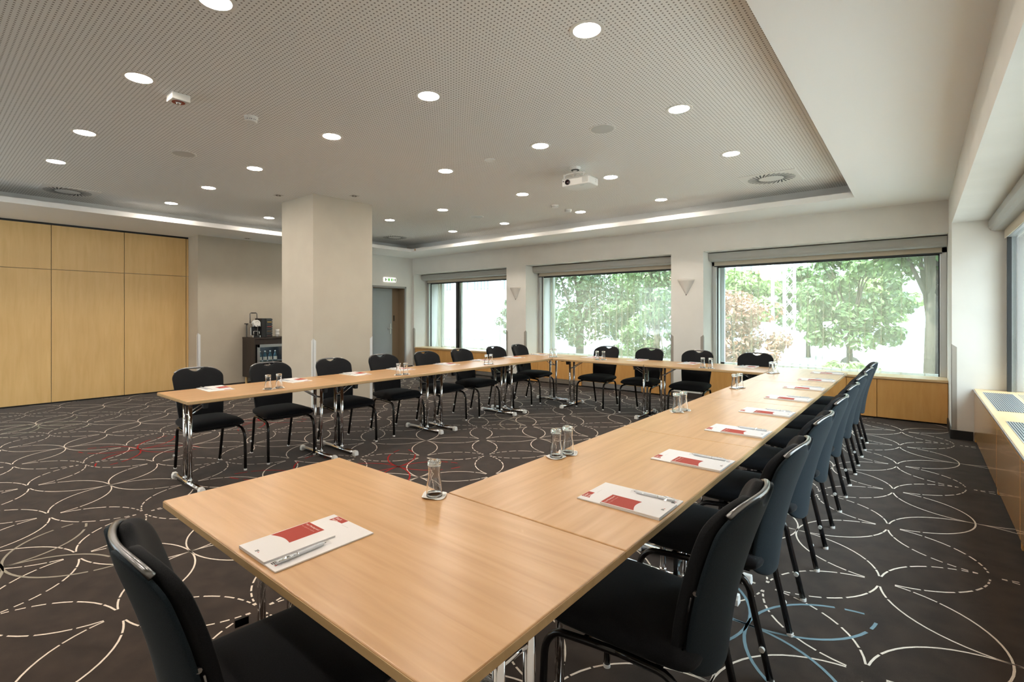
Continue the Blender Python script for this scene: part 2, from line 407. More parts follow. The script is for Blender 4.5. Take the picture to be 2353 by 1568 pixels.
# door in the left wall
d = struct(empty('door_1', (XG,YD0,0)))
wd = YD1-YD0
greyd = mat('door_grey',(.36,.40,.42,1),.45); greyf = mat('door_frame_grey',(.34,.34,.33,1),.45)
brown = mat('door_reveal',(.26,.19,.12,1),.5)
m = MB().box(-.02,.012,-.045,0,0,ZD+.045); m.box(-.02,.012,wd,wd+.045,0,ZD+.045); m.box(-.02,.012,-.045,wd+.045,ZD,ZD+.045); m.build('door_frame', greyf, d, bevel=.004)
m = MB().box(-.30,-.02,wd-.006,wd+.02,0,ZD); m.box(-.30,-.02,-.02,.006,0,ZD); m.box(-.30,-.02,0,wd,ZD-.006,ZD+.02); m.build('door_reveal', brown, d)
m = MB().box(-.27,-.225,.004,wd-.21,.006,ZD-.006); m.build('door_leaf', greyd, d, bevel=.003)
m = MB().box(-.275,-.24,wd-.21,wd-.004,0.006,ZD-.006); m.build('door_fixed_leaf', brown, d)
hd = MB().box(-.225,-.215,wd-.285,wd-.245,.90,1.16).build('door_handle_plate', M['steel'], d, bevel=.004)
MB().tube([(-.215,wd-.265,1.04),(-.165,wd-.265,1.04),(-.16,wd-.275,1.04),(-.16,wd-.40,1.04)],.011,10).build('door_lever', M['steel'], hd, smooth=True)
MB().box(-.24,-.226,wd-.16,wd-.14,1.22,1.36).build('door_card_slot', M['black_plastic'], d)

# emergency exit sign above the door
s = thing('exit_sign','lit green emergency exit sign above the grey door','sign',(XG+.004,6.325,2.225))
MB().box(0,.03,-.185,.185,-.055,.055).build('housing', emis('sign_diffuser',(1,.97,.80,1),.75), s, bevel=.012)
gm = emis('sign_green',(.16,.62,.10,1),.42); dg = emis('sign_dark_green',(.03,.16,.03,1),.3)
for a,b in ((-.06,-.012),(.03,.07)): MB().box(.0302,.0312,a,b,-.032,.032).build('green_field', gm, s)
m = MB().box(.0302,.0312,-.145,-.122,-.035,.035); m.prism([(-.117,-.02),(-.117,.02),(-.09,0)],.0302,.0312,axis='x') ; m.build('arrow_field', dg, s)
m = MB().prism([(.085,.03),(.10,.03),(.13,.0),(.10,-.03),(.085,-.03),(.105,0)],.0302,.0312,axis='x'); m.box(.0302,.0312,.14,.165,-.035,.035); m.build('running_figure', dg, s)

# ------------------------------------------------------------------ windows of the back wall
def sheer_curtain(x0, x1, z0, z1, y, seed, label, name='sheer_curtain', along='x', pool=False, step=(.05,.13), rod=True):
    R = random.Random(seed); pts = []; x = x0; ph = R.uniform(0,6)
    while x < x1-.03:
        yy = .008*math.sin(x*17+ph)
        pts += [(x,yy)]
        d = R.uniform(*step)
        if R.random() < .75:
            w = R.uniform(.008,.022)
            pts += [(x+d*.5, yy+.006),(x+d*.5+w,yy-.02),(x+d*.5+w*.15,yy-.035),(x+d*.5+w*1.25,yy-.012)]
        x += d+.02
    pts.append((x1,0))
    m = MB(); n = len(pts); rows = 10; v = []; f = []
    lean = [R.uniform(-.035,.035) for _ in pts]
    for k in range(1,n): lean[k] = .6*lean[k-1]+.4*lean[k]
    for r in range(rows+1):
        t = r/rows; z = z1+(z0-z1)*t
        for k,(a,b) in enumerate(pts):
            fl = t*lean[k]*(2.2 if pool else 1)
            bb = b*(1+1.2*t) + (.05*math.sin(k*1.7)*max(0,t-.9)*10 if pool else 0)
            p = (a+fl, y+bb) if along == 'x' else (y+bb, a+fl)
            v.append((p[0],p[1],z + (.012*math.sin(k*.9) if r == rows and pool else 0)))
    for r in range(rows):
        for k in range(n-1): f.append((r*n+k, r*n+k+1, (r+1)*n+k+1, (r+1)*n+k))
    t = thing(name, label, 'curtain')
    m.add(v,f).build('curtain_fabric', M['sheer'], t, smooth=True, fix=False)
    if along == 'x': MB().box(x0,x1,y-.012,y+.012,z1,z1+.02).build('curtain_track', M['dark_frame'], t)
    else: MB().box(y-.012,y+.012,x0,x1,z1,z1+.02).build('curtain_track', M['dark_frame'], t)
    return t

YF, YG = 7.50, 7.56
names = ['narrow first window beside the door','middle window','widest window beside the corner pillar']
for i,(a,b) in enumerate(WIN):
    w = struct(empty('window_%d'%(i+1), (0,0,0)))
    fr = MB(); fw = .05
    fr.box(a,a+fw+.02,YF,YG+.03,.50,2.30); fr.box(b-fw-.02,b,YF,YG+.03,.50,2.30); fr.box(a,b,YF,YG+.03,2.19,ZW); fr.box(a,b,YF,YG+.03,.44,.50)
    fr.build('window_frame', M['alu'], w, bevel=.004)
    gl = MB().box(a+fw+.02,b-fw-.02,YG,YG+.008,.50,2.19); gl.build('window_pane', M['pane'], w)
    ga = MB(); e = .014
    ga.box(a+fw+.02,a+fw+.02+e,YG-.004,YG+.012,.50,2.19); ga.box(b-fw-.02-e,b-fw-.02,YG-.004,YG+.012,.50,2.19); ga.box(a+fw,b-fw,YG-.004,YG+.012,2.165,2.192)
    ga.build('window_gasket', M['dark_frame'], w)
    # outer leaf of the double window
    of = MB(); of.box(a,a+.06,7.98,8.04,.50,2.32); of.box(b-.06,b,7.98,8.04,.50,2.32); of.box(a,b,7.98,8.04,2.26,ZW); of.box(a,b,7.98,8.04,.50,.55)
    of.build('outer_frame', M['alu'], w)
    MB().box(a+.06,b-.06,8.0,8.008,.55,2.26).build('outer_pane', M['pane'], w)
    if i == 0:
        for k,xm in enumerate((-7.40,-5.72)):
            MB().box(xm,xm+.07,YG-.03,YG+.05,.50,2.19).build('window_mullion', M['dark_frame'], w, bevel=.004)
            MB().box(xm+.075,xm+.15,YG+.01,YG+.06,.50,2.19).build('window_mullion', M['alu'], w, bevel=.004)
    if i == 1:
        MB().box(a+.085,a+.10,YG-.01,YG+.03,.50,2.19).build('window_mullion', M['white_plastic'], w)
    # roller blind: cassette with rounded lower edge, and the lowered hem of the blind
    rb = thing('roller_blind','grey roller blind cassette above the '+names[i],'blind',(0,0,0),0,'roller blinds above the back windows')
    y0,y1 = 7.285,7.44; z0,z1 = 2.255,2.388
    prof = [(y1,z0),(y0+.055,z0),(y0+.02,z0+.012),(y0+.004,z0+.038),(y0,z0+.06),(y0,z1-.006),(y0+.006,z1),(y1,z1)]
    MB().prism(prof, a+.004, b-.004, axis='x').build('cassette', mat('blind_grey',(.42,.42,.40,1),.5), rb, bevel=.002)
    MB().box(a+.05,b-.05,7.452,7.456,2.185,2.30).build('blind_fabric', mat('blind_fabric',(.58,.52,.42,1),.8), rb)
    MB().tube([(a+.05,7.454,2.183),(b-.05,7.454,2.183)],.008,8).build('bottom_bar', M['dark_frame'], rb)
    lbl = ['sheer beige curtain gathered on the sill of the narrow first window','sheer beige pleated curtain across the middle window','sheer beige pleated curtain across the widest window']
    sheer_curtain(a+.12, b-.06 if i<2 else b-.10, .52 if i else .515, 2.245, 7.78, 31+i, lbl[i], pool=(i==0))

# maple cabinets under the windows
def window_cabinet(i, a, b, seams, grilles, label, extra=None):
    c = thing('window_cabinet', label, 'cabinet', (0,0,0), 0, 'maple cabinets under the back windows')
    MB().box(a+.002,b-.002,7.12,7.50,.02,.53).build('carcass', M['cab_wood'], c)
    MB().box(a+.002,b-.002,7.065,YF,.53,.565).build('cabinet_top', M['sill_wood'], c, bevel=.006)
    xs = [a+.002]+list(seams)+[b-.002]
    for k in range(len(xs)-1):
        z0 = .115 if k in grilles else .022
        MB().box(xs[k]+.003,xs[k+1]-.003,7.085,7.118,z0,.524).build('door_panel', M['cab_wood'], c, bevel=.002)
        if k in grilles:
            g = MB()
            for q in range(3): g.box(xs[k]+.004,xs[k+1]-.004,7.095,7.117,.03+q*.028,.045+q*.028)
            g.box(xs[k]+.004,xs[k+1]-.004,7.117,7.119,.02,.112)
            g.build('grille', M['steel'], c)
    if extra:
        for x,z in extra:
            s_ = MB().box(x-.035,x+.035,7.081,7.086,z-.03,z+.03).build('socket_plate', M['cab_wood'], c)
            q = MB(); q.box(x-.03,x-.008,7.0795,7.081,z-.01,z+.01); q.box(x+.008,x+.03,7.0795,7.081,z-.01,z+.01); q.build('socket', M['black_plastic'], s_)
    return c
window_cabinet(0, WIN[0][0],WIN[0][1],(-7.55,-6.35,-5.72),(2,),'maple cabinet under the narrow first window',[(-6.12,.24)])
window_cabinet(1, WIN[1][0],WIN[1][1],(-4.62,-3.66,-3.60,-2.40),(1,3),'maple cabinet under the middle window')
window_cabinet(2, WIN[2][0],WIN[2][1],(-.30,.555,.888),(1,),'maple cabinet under the widest window')

# right wall window with its long lacquered cabinet
w = struct(empty('window_4'))
fr = MB(); x0,x1 = 2.02,2.10
fr.box(x0,x1,6.19,6.258,.565,2.40); fr.box(x0,x1,.95,1.02,.5,2.40); fr.box(x0,x1,.95,6.26,2.19,ZW); fr.build('window_frame', M['alu'], w, bevel=.005)
MB().box(x0-.004,x0+.03,6.165,6.19,.565,2.19).build('window_gasket', M['dark_frame'], w)
MB().box(2.05,2.058,1.02,6.17,.57,2.19).build('window_pane', M['pane'], w)
MB().box(2.02,2.10,4.05,4.10,.565,2.19).build('window_mullion', M['dark_frame'], w)
rb = thing('roller_blind','grey roller blind cassette above the side window','blind')
MB().prism([(2.04,2.40-.012),(1.886,2.388),(1.882,2.382),(1.882,2.315),(1.90,2.285),(1.93,2.272),(2.04,2.272)],1.0,6.255,axis='y').build('cassette', bpy.data.materials['blind_grey'], rb, bevel=.002)
MB().box(2.000,2.004,1.05,6.2,2.18,2.30).build('blind_fabric', bpy.data.materials['blind_fabric'], rb)
sheer_curtain(1.2, 5.9, .56, 2.245, 2.30, 77, 'sheer beige curtain bunched behind the side window', along='y', step=(.02,.06))
rc = thing('radiator_cabinet','long lacquered maple cabinet with slotted top under the side window','cabinet')
MB().box(1.80,2.19,.96,6.25,.05,.54).build('carcass', M['gloss_wood'], rc)
ct = MB().box(1.768,2.19,.96,6.258,.545,.575).build('cabinet_top', M['sill_wood'], rc, bevel=.008, seg=3)
MB().box(1.764,1.770,.96,6.258,.553,.567).build('edge_strip', M['alu'], rc)
for y0,y1 in ((.97,1.20),(1.206,2.99),(2.996,4.18),(4.186,6.25)):
    MB().box(1.772,1.80,y0,y1,.045,.53).build('front_panel', M['gloss_wood'], rc, bevel=.002)
    MB().box(1.775,1.80,y1-.05,y1-.004,.001,.05).build('cabinet_foot', M['cab_wood'], rc)
dk = mat('grille_void',(.015,.022,.03,1),.5)  # flat dark sheet standing in for the shade between the slats
for y0,y1 in ((4.63,5.95),(2.75,4.09),(1.1,2.2)):
    gr = MB().box(1.815,2.035,y0,y1,.5755,.5765).build('top_grille', dk, rc)
    q = MB(); n = 16
    for k in range(n):
        xx = 1.817+k*.216/(n-1)
        q.box(xx-.0032,xx+.0032,y0,y1,.5765,.5775)
    q.build('grille_slats', M['alu'], gr)

# ------------------------------------------------------------------ folding tables
TH = .028
def make_table(L_=1.396, W_=.696):
    t = thing('folding_table','x','table',group='beech folding tables')
    MB().box(-L_/2,L_/2,-W_/2,W_/2,TZ-TH,TZ).build('tabletop', M['beech'], t, bevel=.004, seg=3)
    e = MB(); e.box(-L_/2-.0012,L_/2+.0012,-W_/2-.0012,W_/2+.0012,TZ-TH+.0035,TZ-.0035)
    e.build('edge_band', M['beech_edge'], t, bevel=.0012)
    for sx in (1,-1):
        x = sx*(L_/2-.115)
        lf = MB()
        for y in (-.058,.058):
            lf.tube([(x,y,.04),(x,y,TZ-TH-.012)], .0155, 14)
            lf.lathe([(.019,.047),(.019,.056),(.0157,.064)],(x,y,0),14)
        lf.tube([(x,-.058,.575),(x,.058,.575)],.008,8)
        lg = lf.build('leg', M['chrome'], t, smooth=True)
        MB().tube([(x,-.30,.026),(x,.30,.026)],.0215,12).build('foot_bar', M['chrome'], lg, smooth=True)
        for y in (-.30,.30):
            s_ = 1 if y > 0 else -1
            c = MB(); c.prism([(-.023,.001),(.023,.001),(.023,.030),(.013,.049),(-.013,.049),(-.023,.030)], min(y-s_*.03,y+s_*.012), max(y-s_*.03,y+s_*.012), axis='y')
            c.v = [(p[0]+x,p[1],p[2]) for p in c.v]
            c.build('foot_cap', M['white_plastic'], lg, bevel=.003)
        MB().box(x-.045,x+.045,-.10,.10,TZ-TH-.014,TZ-TH-.001).build('top_plate', M['chrome'], lg, bevel=.002)
        b = MB()
        for y in (-.04,.04): b.tube([(x-sx*.20,y*.9,TZ-TH-.015),(x-sx*.02,y,.578)],.0055,8)
        b.tube([(x-sx*.02,-.04,.578),(x-sx*.02,.04,.578)],.0055,8)
        b.build('brace', M['chrome'], lg, smooth=True)
        for y in (-.21,.21):
            m = MB(); m.prism([(-.022,TZ-TH-.001),(.022,TZ-TH-.001),(.016,TZ-TH-.06),(-.016,TZ-TH-.06)], y-.02, y+.02, axis='y')
            m.v = [(p[0]+x-sx*.055,p[1],p[2]) for p in m.v]
            m.build('stacking_block', M['black_plastic'], t, bevel=.003)
    freeze(t); return t
tb = make_table()
place(USED, tb, (.003+.35-.35,-.352,0), 0, 'beech folding table in front of the camera with one notepad near its end')
tables = []
for k in range(4): tables.append((.353,.698+1.397*k, PI/2, 'beech folding table, %s from the camera in the long row along the side windows'%ORD[k]))
for k in range(4): tables.append((-3.185,.08+.6925+1.381*k, PI/2, 'beech folding table, %s from the free end of the row beside the pillar'%ORD[k]))
for k in range(2): tables.append((-2.82+.003+.70+1.409*k,5.275,0,'beech folding table, %s from the pillar-side row in the cross row before the windows'%ORD[k]))
for x,y,rz,l in tables:
    o = dup(tb,(x,y,0),rz,l,'beech folding tables')
    if x < -3: o.scale = (.9885,1,1)

# ------------------------------------------------------------------ banquet chairs
def dome(s):                                    # top outline of the backrest
    a = min(1,abs(s)); return .795+.092*max(0,1-a**3.6)**.55
def notch(x):
    a = abs(x)/.064
    return 0 if a >= 1 else .008+.026*(1-a*a)
def yc(z):
    t = max(0,(z-.36)/.53); return -.165-.125*t**1.15-.028*math.sin(min(t,1)*PI)*-.6
def make_chair():
    c = thing('banquet_chair','x','chair',group='black banquet chairs')
    # seat: cushion with a domed top and a soft front edge
    nx,ny = 16,16; v = []; f = []
    def seat(u,w,top):
        fr = .5+.5*w
        hw = .205+.03*fr
        x = u*hw; y = -.205+.465*fr
        e = max(abs(u),abs(w)); 
        rx = max(0,1-abs(u)**8)**.5; ry = max(0,1-abs(w)**8)**.5
        q = (rx*ry)
        if top: z = .432+.038*q+.010*(1-u*u)*(1-w*w)-.012*max(0,w)**4
        else: z = .425-.035*q
        cr = .03*(abs(u)**6)*(abs(w)**6)
        return (x*(1-cr*1.6), y-(cr*.5 if w > 0 else -cr*.5), z)
    def P(k,n): return -math.cos(PI*k/n)*.0+(-1+2*(.5-.5*math.cos(PI*k/n)))
    for top in (True,False):
        for i in range(nx+1):
            for j in range(ny+1): v.append(seat(P(i,nx),P(j,ny),top))
    n1 = (nx+1)*(ny+1); I = lambda i,j,t: (0 if t else n1)+i*(ny+1)+j
    for i in range(nx):
        for j in range(ny):
            f.append((I(i,j,1),I(i+1,j,1),I(i+1,j+1,1),I(i,j+1,1))); f.append((I(i,j,0),I(i,j+1,0),I(i+1,j+1,0),I(i+1,j,0)))
    for i in range(nx): f += [(I(i,0,1),I(i,0,0),I(i+1,0,0),I(i+1,0,1)),(I(i,ny,1),I(i+1,ny,1),I(i+1,ny,0),I(i,ny,0))]
    for j in range(ny): f += [(I(0,j,1),I(0,j+1,1),I(0,j+1,0),I(0,j,0)),(I(nx,j,1),I(nx,j,0),I(nx,j+1,0),I(nx,j+1,1))]
    MB().add(v,f).build('seat', M['fabric'], c, smooth=True)
    # backrest cushion and rear shell, both with the grip cut-out
    def slab(z0, wf, y_front, th, edge, cutmore=0.0, bot_round=.0):
        nx,nz = 36,22; v = []; f = []
        for side in (0,1):
            for i in range(nx+1):
                s = -1+2*(.5-.5*math.cos(PI*i/nx))
                for j in range(nz+1):
                    t = .5-.5*math.cos(PI*j/nz)
                    zb = z0+bot_round*abs(s)**4
                    xtop = s*.212
                    zt = dome(s)-notch(xtop)-cutmore*(1 if abs(xtop) < .064 else 0)*(1-(xtop/.064)**2)
                    z = zb+t*(zt-zb)
                    x = s*wf(z)
                    ex = max(0,1-abs(s)**10)**.5; ez = max(0,1-abs(2*t-1)**12)**.5
                    q = ex*ez
                    ymid = yc(z)+y_front-th/2+.050*s*s
                    y = ymid+(1 if side == 0 else -1)*th/2*(edge+(1-edge)*q)
                    v.append((x,y,z))
        n1 = (nx+1)*(nz+1); I = lambda i,j,t: t*n1+i*(nz+1)+j
        for i in range(nx):
            for j in range(nz):
                f.append((I(i,j,0),I(i,j+1,0),I(i+1,j+1,0),I(i+1,j,0))); f.append((I(i,j,1),I(i+1,j,1),I(i+1,j+1,1),I(i,j+1,1)))
        for i in range(nx): f += [(I(i,0,0),I(i+1,0,0),I(i+1,0,1),I(i,0,1)),(I(i,nz,0),I(i,nz,1),I(i+1,nz,1),I(i+1,nz,0))]
        for j in range(nz): f += [(I(0,j,0),I(0,j,1),I(0,j+1,1),I(0,j+1,0)),(I(nx,j,0),I(nx,j+1,0),I(nx,j+1,1),I(nx,j,1))]
        return MB().add(v,f)
    wf = lambda z: .172+.040*min(1,max(0,(z-.40)/.42))**.8
    slab(.415, wf, .0, .038, .35).build('backrest', M['fabric'], c, smooth=True)
    wr = lambda z: .160+.042*min(1,max(0,(z-.36)/.44))**.8
    slab(.352, wr, -.043, .020, .4, .004, .05).build('back_shell', M['back_fabric'], c, smooth=True)
    # grip bar along the top edge
    bar = []
    for k in range(21):
        x = -.178+.356*k/20; s = x/.212; z = dome(s)-.004
        bar.append((x, yc(z)-.042+.050*s*s, z))
    hb = MB().tube(bar,.0085,12).build('grip_bar', M['pewter'], c, smooth=True)
    for x in (-.198,.198):
        MB().lathe([(.0065,-.004),(.0065,.004)],(x*.93,yc(.63)-.040+.043,.63),8,axis='x').build('bolt', M['steel'], c)
    for sx in (-1,1):
        zs = [.43,.50,.57,.62]
        MB().tube([(sx*wf(z)*.985, yc(z)-.038+.047, z) for z in zs],.0028,6).build('trim_strip', M['pewter'] if sx > 0 else M['black_tube'], c, smooth=True)
    # frame: each leg bends into a rail under the seat
    for sx in (-1,1):
        fl = [(sx*.222,.272,.004),(sx*.222,.268,.16),(sx*.221,.262,.29)]
        for k in range(1,7):
            a = k*PI/12; fl.append((sx*(.221-.008*math.sin(a)), .262-.075*(1-math.cos(a)), .29+.085*math.sin(a)))
        fl += [(sx*.205,.10,.381),(sx*.198,.02,.384)]
        g_ = MB().tube(fl,.0125,12).build('leg', M['black_tube'], c, smooth=True)
        MB().lathe([(.0135,0),(.0135,.012),(.0125,.014)],(sx*.222,.272,0),12).build('foot_glide', M['white_plastic'], g_, smooth=False)
        rl = [(sx*.185,-.238,.004),(sx*.186,-.212,.12),(sx*.187,-.185,.24),(sx*.188,-.172,.30)]
        for k in range(1,7):
            a = k*PI/12; rl.append((sx*(.188+.004*math.sin(a)), -.172+.07*(1-math.cos(a)), .30+.082*math.sin(a)))
        rl += [(sx*.196,-.03,.384),(sx*.198,.02,.384)]
        g_ = MB().tube(rl,.0125,12).build('leg', M['black_tube'], c, smooth=True)
        MB().lathe([(.0135,0),(.0135,.012),(.0125,.014)],(sx*.185,-.238,0),12).build('foot_glide', M['white_plastic'], g_)
        MB().lathe([(.010,-.006),(.010,.006)],(sx*.1865+sx*.016,-.212,.125),12,axis='x').build('stacking_bumper', M['grey_plastic'], g_)
    sf = MB(); sf.tube([(-.205,.12,.384),(.205,.12,.384)],.010,8); sf.tube([(-.195,-.10,.384),(.195,-.10,.384)],.010,8)
    sf.box(-.16,.16,-.16,.20,.384,.402)
    sf.build('seat_frame', M['black_tube'], c)
    freeze(c); return c
ch = make_chair()
left_y = [.465,1.13,1.83,2.54,3.24,3.905,4.645,5.30]; left_x = [-3.525,-3.515,-3.465,-3.485,-3.46,-3.445,-3.43,-3.455]; left_r = [-2,-4,-3,-2,0,2,0,5]
CH = []
for k in range(8): CH.append((left_x[k],left_y[k],-PI/2+math.radians(left_r[k]),'black banquet chair, %s from the free end of the row beside the pillar'%ORD[k]))
cx = [-2.385,-1.69,-1.0,-.285]; cr = [-1,0,1,-1]
for k in range(4): CH.append((cx[k],5.53,PI+math.radians(cr[k]),'black banquet chair, %s from the pillar side along the cross table before the windows'%ORD[k]))
ry = [.275,.995,1.71,2.41,3.13,3.84,4.535,5.215]; rr = [0,0,-1,1,0,-1,0,1]
for k in range(8): CH.append((.655,ry[k],PI/2+math.radians(rr[k]),'black banquet chair seen from behind, %s from the camera in the side window row'%ORD[k]))
CH.append((.0,-.660,math.radians(-7),'black banquet chair drawn up alone to the near table end facing the room'))
for x,y,rz,l in CH: place(USED, ch, (x,y,0), rz, l, 'black banquet chairs')
nc = [o for o in bpy.data.objects if o.get('label','').startswith('black banquet chair drawn up alone')][0]
MB().box(-.232,-.224,-.02,.018,.452,.474).build('fabric_tag', M['black_tube'], nc)

# ------------------------------------------------------------------ place settings: folder, notepad, pen, glasses on paper coasters
GAP = .0006
def flat(pts, z, mi=0): return MB().add([(x,y,z) for x,y in pts], [tuple(range(len(pts)))], mi)
def curved_patch(x0, x1, y0, y1, sag):
    """rectangle whose lower edge is a shallow concave curve"""
    pts = [(x0,y1),(x0,y0)]
    for k in range(1,12):
        t = k/12; pts.append((x0+(x1-x0)*t, y0+sag*math.sin(PI*t)*.9+(t*.010)))
    pts += [(x1,y0+.010),(x1,y1)]
    return pts
def logo(m, x, y, s, z):
    for k,w_ in enumerate((.9,1.0,.7)):
        m.box(x,x+s*w_,y-k*s*.28,y-k*s*.28+s*.16,z,z+.0002,0)
    m.add([(x+s*1.12,y-s*.5,z+.0002),(x+s*1.6,y-s*.5,z+.0002),(x+s*1.36,y+s*.02,z+.0002)],[(0,1,2)],1)
def make_setting():
    f_ = thing('folder','x','folder',group='white meeting folders'); ft = .004
    MB().box(0,.210,0,.297,0,ft).build('folder_cover', M['paper'], f_, bevel=.0006)
    p = curved_patch(.026,.082,.262,.2955,.004)
    flat(p, ft+.0002).build('red_patch', M['brand_red'], f_)
    tx = text_mb('Start\nhere', .0155, spacing=.82); tx.v = [(a+.030,b+.281,ft+.0004) for a,b,c in tx.v]; tx.build('lettering', M['print_white'], f_)
    m = MB(); m.box(.089,.125,.2665,.2672,ft,ft+.0002); m.build('printed_line', M['print_grey'], f_)
    m = MB(); logo(m,.158,.022,.017,ft+.0002); m.build('printed_logo', [M['print_black'],M['brand_red']], f_)
    freeze(f_)
    n_ = thing('notepad','x','notepad',group='white notepads'); nt_ = .005
    MB().box(0,.148,0,.208,0,nt_).build('pad', M['paper'], n_, bevel=.0006)
    gr = MB()
    for k in range(1,29):
        q = k*.005
        gr.box(q,q+.00025,.012,.115,nt_+.00005,nt_+.0001)
    gr.build('printed_grid', mat('grid_print',(.74,.72,.72,1),.7), n_)
    flat(curved_patch(.004,.092,.088,.207,.010), nt_+.0002).build('red_patch', M['brand_red'], n_)
    tx = text_mb('Your Meeting card', .0095); tx.v = [(a+.009,b+.192,nt_+.0004) for a,b,c in tx.v]; tx.build('lettering', M['print_white'], n_)
    tx = text_mb('Your signature creations', .0070); tx.v = [(a+.009,b+.179,nt_+.0004) for a,b,c in tx.v]; tx.build('lettering', mat('print_pink',(.62,.28,.24,1),.6), n_)
    m = MB(); logo(m,.066,.020,.012,nt_+.0002); m.build('printed_logo', [M['print_black'],M['brand_red']], n_)
    freeze(n_)
    p_ = thing('pen','x','pen',group='white ball pens'); r = .0052
    MB().lathe([(.0012,.001),(.0045,.006),(r,.016),(r,.086),(r*.97,.0865),(r*.97,.138),(.0040,.143),(.0,.1435)][:-1],(0,0,0),14).xf(Matrix.Rotation(PI/2,4,'X')).build('barrel', M['pen_white'], p_, smooth=False)
    MB().lathe([(r+.0004,.0845),(r+.0004,.0865)],(0,0,0),14).xf(Matrix.Rotation(PI/2,4,'X')).build('ring', M['chrome'], p_)
    MB().tube([(.004,-.095,.0035),(.0075,-.105,.004),(.0078,-.125,.004),(.004,-.139,.003)],.0013,6).build('clip', M['chrome'], p_, smooth=True)
    MB().lathe([(.0006,-.004),(.0014,.001)],(0,0,0),8).xf(Matrix.Rotation(PI/2,4,'X')).build('tip', M['black_plastic'], p_)
    m = MB()
    for k in range(3): m.box(.0005+.0012*k,.0011+.0012*k,-.122,-.108,r+.00005,r+.0002)
    m.add([(.0006,-.1285,r+.0002),(.0036,-.1285,r+.0002),(.0021,-.1255,r+.0002)],[(0,1,2)])
    m.build('printed_logo', M['print_black'], p_)
    R = random.Random(3); v = []; f = []; n = 22
    for k in range(n+1):
        y = .012-.168*k/n; e = 1 if 1 < k < n-1 else .35
        j = lambda: R.uniform(-.0012,.0012)*(2.2 if k < 4 or k > n-4 else 1)
        v += [(-.013+j(),y,-r+.0016+abs(j())),(-.007+j(),y,.0020*e+abs(j())),(0,y,(r+.0014)*e+abs(j())),(.007+j(),y,.0028*e+abs(j())),(.013+j(),y,-r+.0016+abs(j()))]
    for k in range(n):
        for q in range(4): f.append((k*5+q,k*5+q+5,k*5+q+6,k*5+q+1))
    MB().add(v,f).build('clear_sleeve', M['sleeve'], p_, fix=False)
    freeze(p_)
    return f_, n_, p_
fo, no_, pe = make_setting()
rs = random.Random(8)
def setting(x, y, rz, where, jit=2.0):
    """(x,y): lower-left corner as its reader sees it; rz: turns the reader's frame into the room"""
    a = rz+math.radians(rs.uniform(-jit,jit)); ca,sa = math.cos(a),math.sin(a)
    T = lambda u,w: (x+u*ca-w*sa, y+u*sa+w*ca)
    place(USED, fo, (x,y,TZ+.0003), a, 'white folder with red corner patch '+where, 'white meeting folders')
    u,w = T(rs.uniform(-.001,.003), rs.uniform(-.0015,.002))
    place(USED, no_, (u,w,TZ+.0046), a+math.radians(rs.uniform(-.6,.4)), 'white notepad with large red patch '+where, 'white notepads')
    u,w = T(.174+rs.uniform(-.004,.004), .166+rs.uniform(-.008,.008))
    place(USED, pe, (u,w,TZ+.0096), a+math.radians(rs.uniform(-3,3)), 'white pen in a clear sleeve '+where, 'white ball pens')
setting(-.124,-.684,0,'on the near table end',0)
for k,yy in enumerate([.25,.878,1.612,2.316,3.027,3.742,4.447,5.21]):
    setting(.693, yy, PI/2, '%s from the camera on the side window row'%ORD[k], .3 if k == 0 else 1.6)
for k,yy in enumerate([.479,1.188,1.892,2.533,3.29,3.965,4.69,5.36]):
    setting(-3.515, yy+.105, -PI/2, '%s from the free end beside the pillar'%ORD[k], 3)
for k,xx in enumerate([-2.47,-1.738,-1.013,-.311]):
    setting(xx+.105, 5.612, PI, '%s from the pillar side on the cross row'%ORD[k], 2)

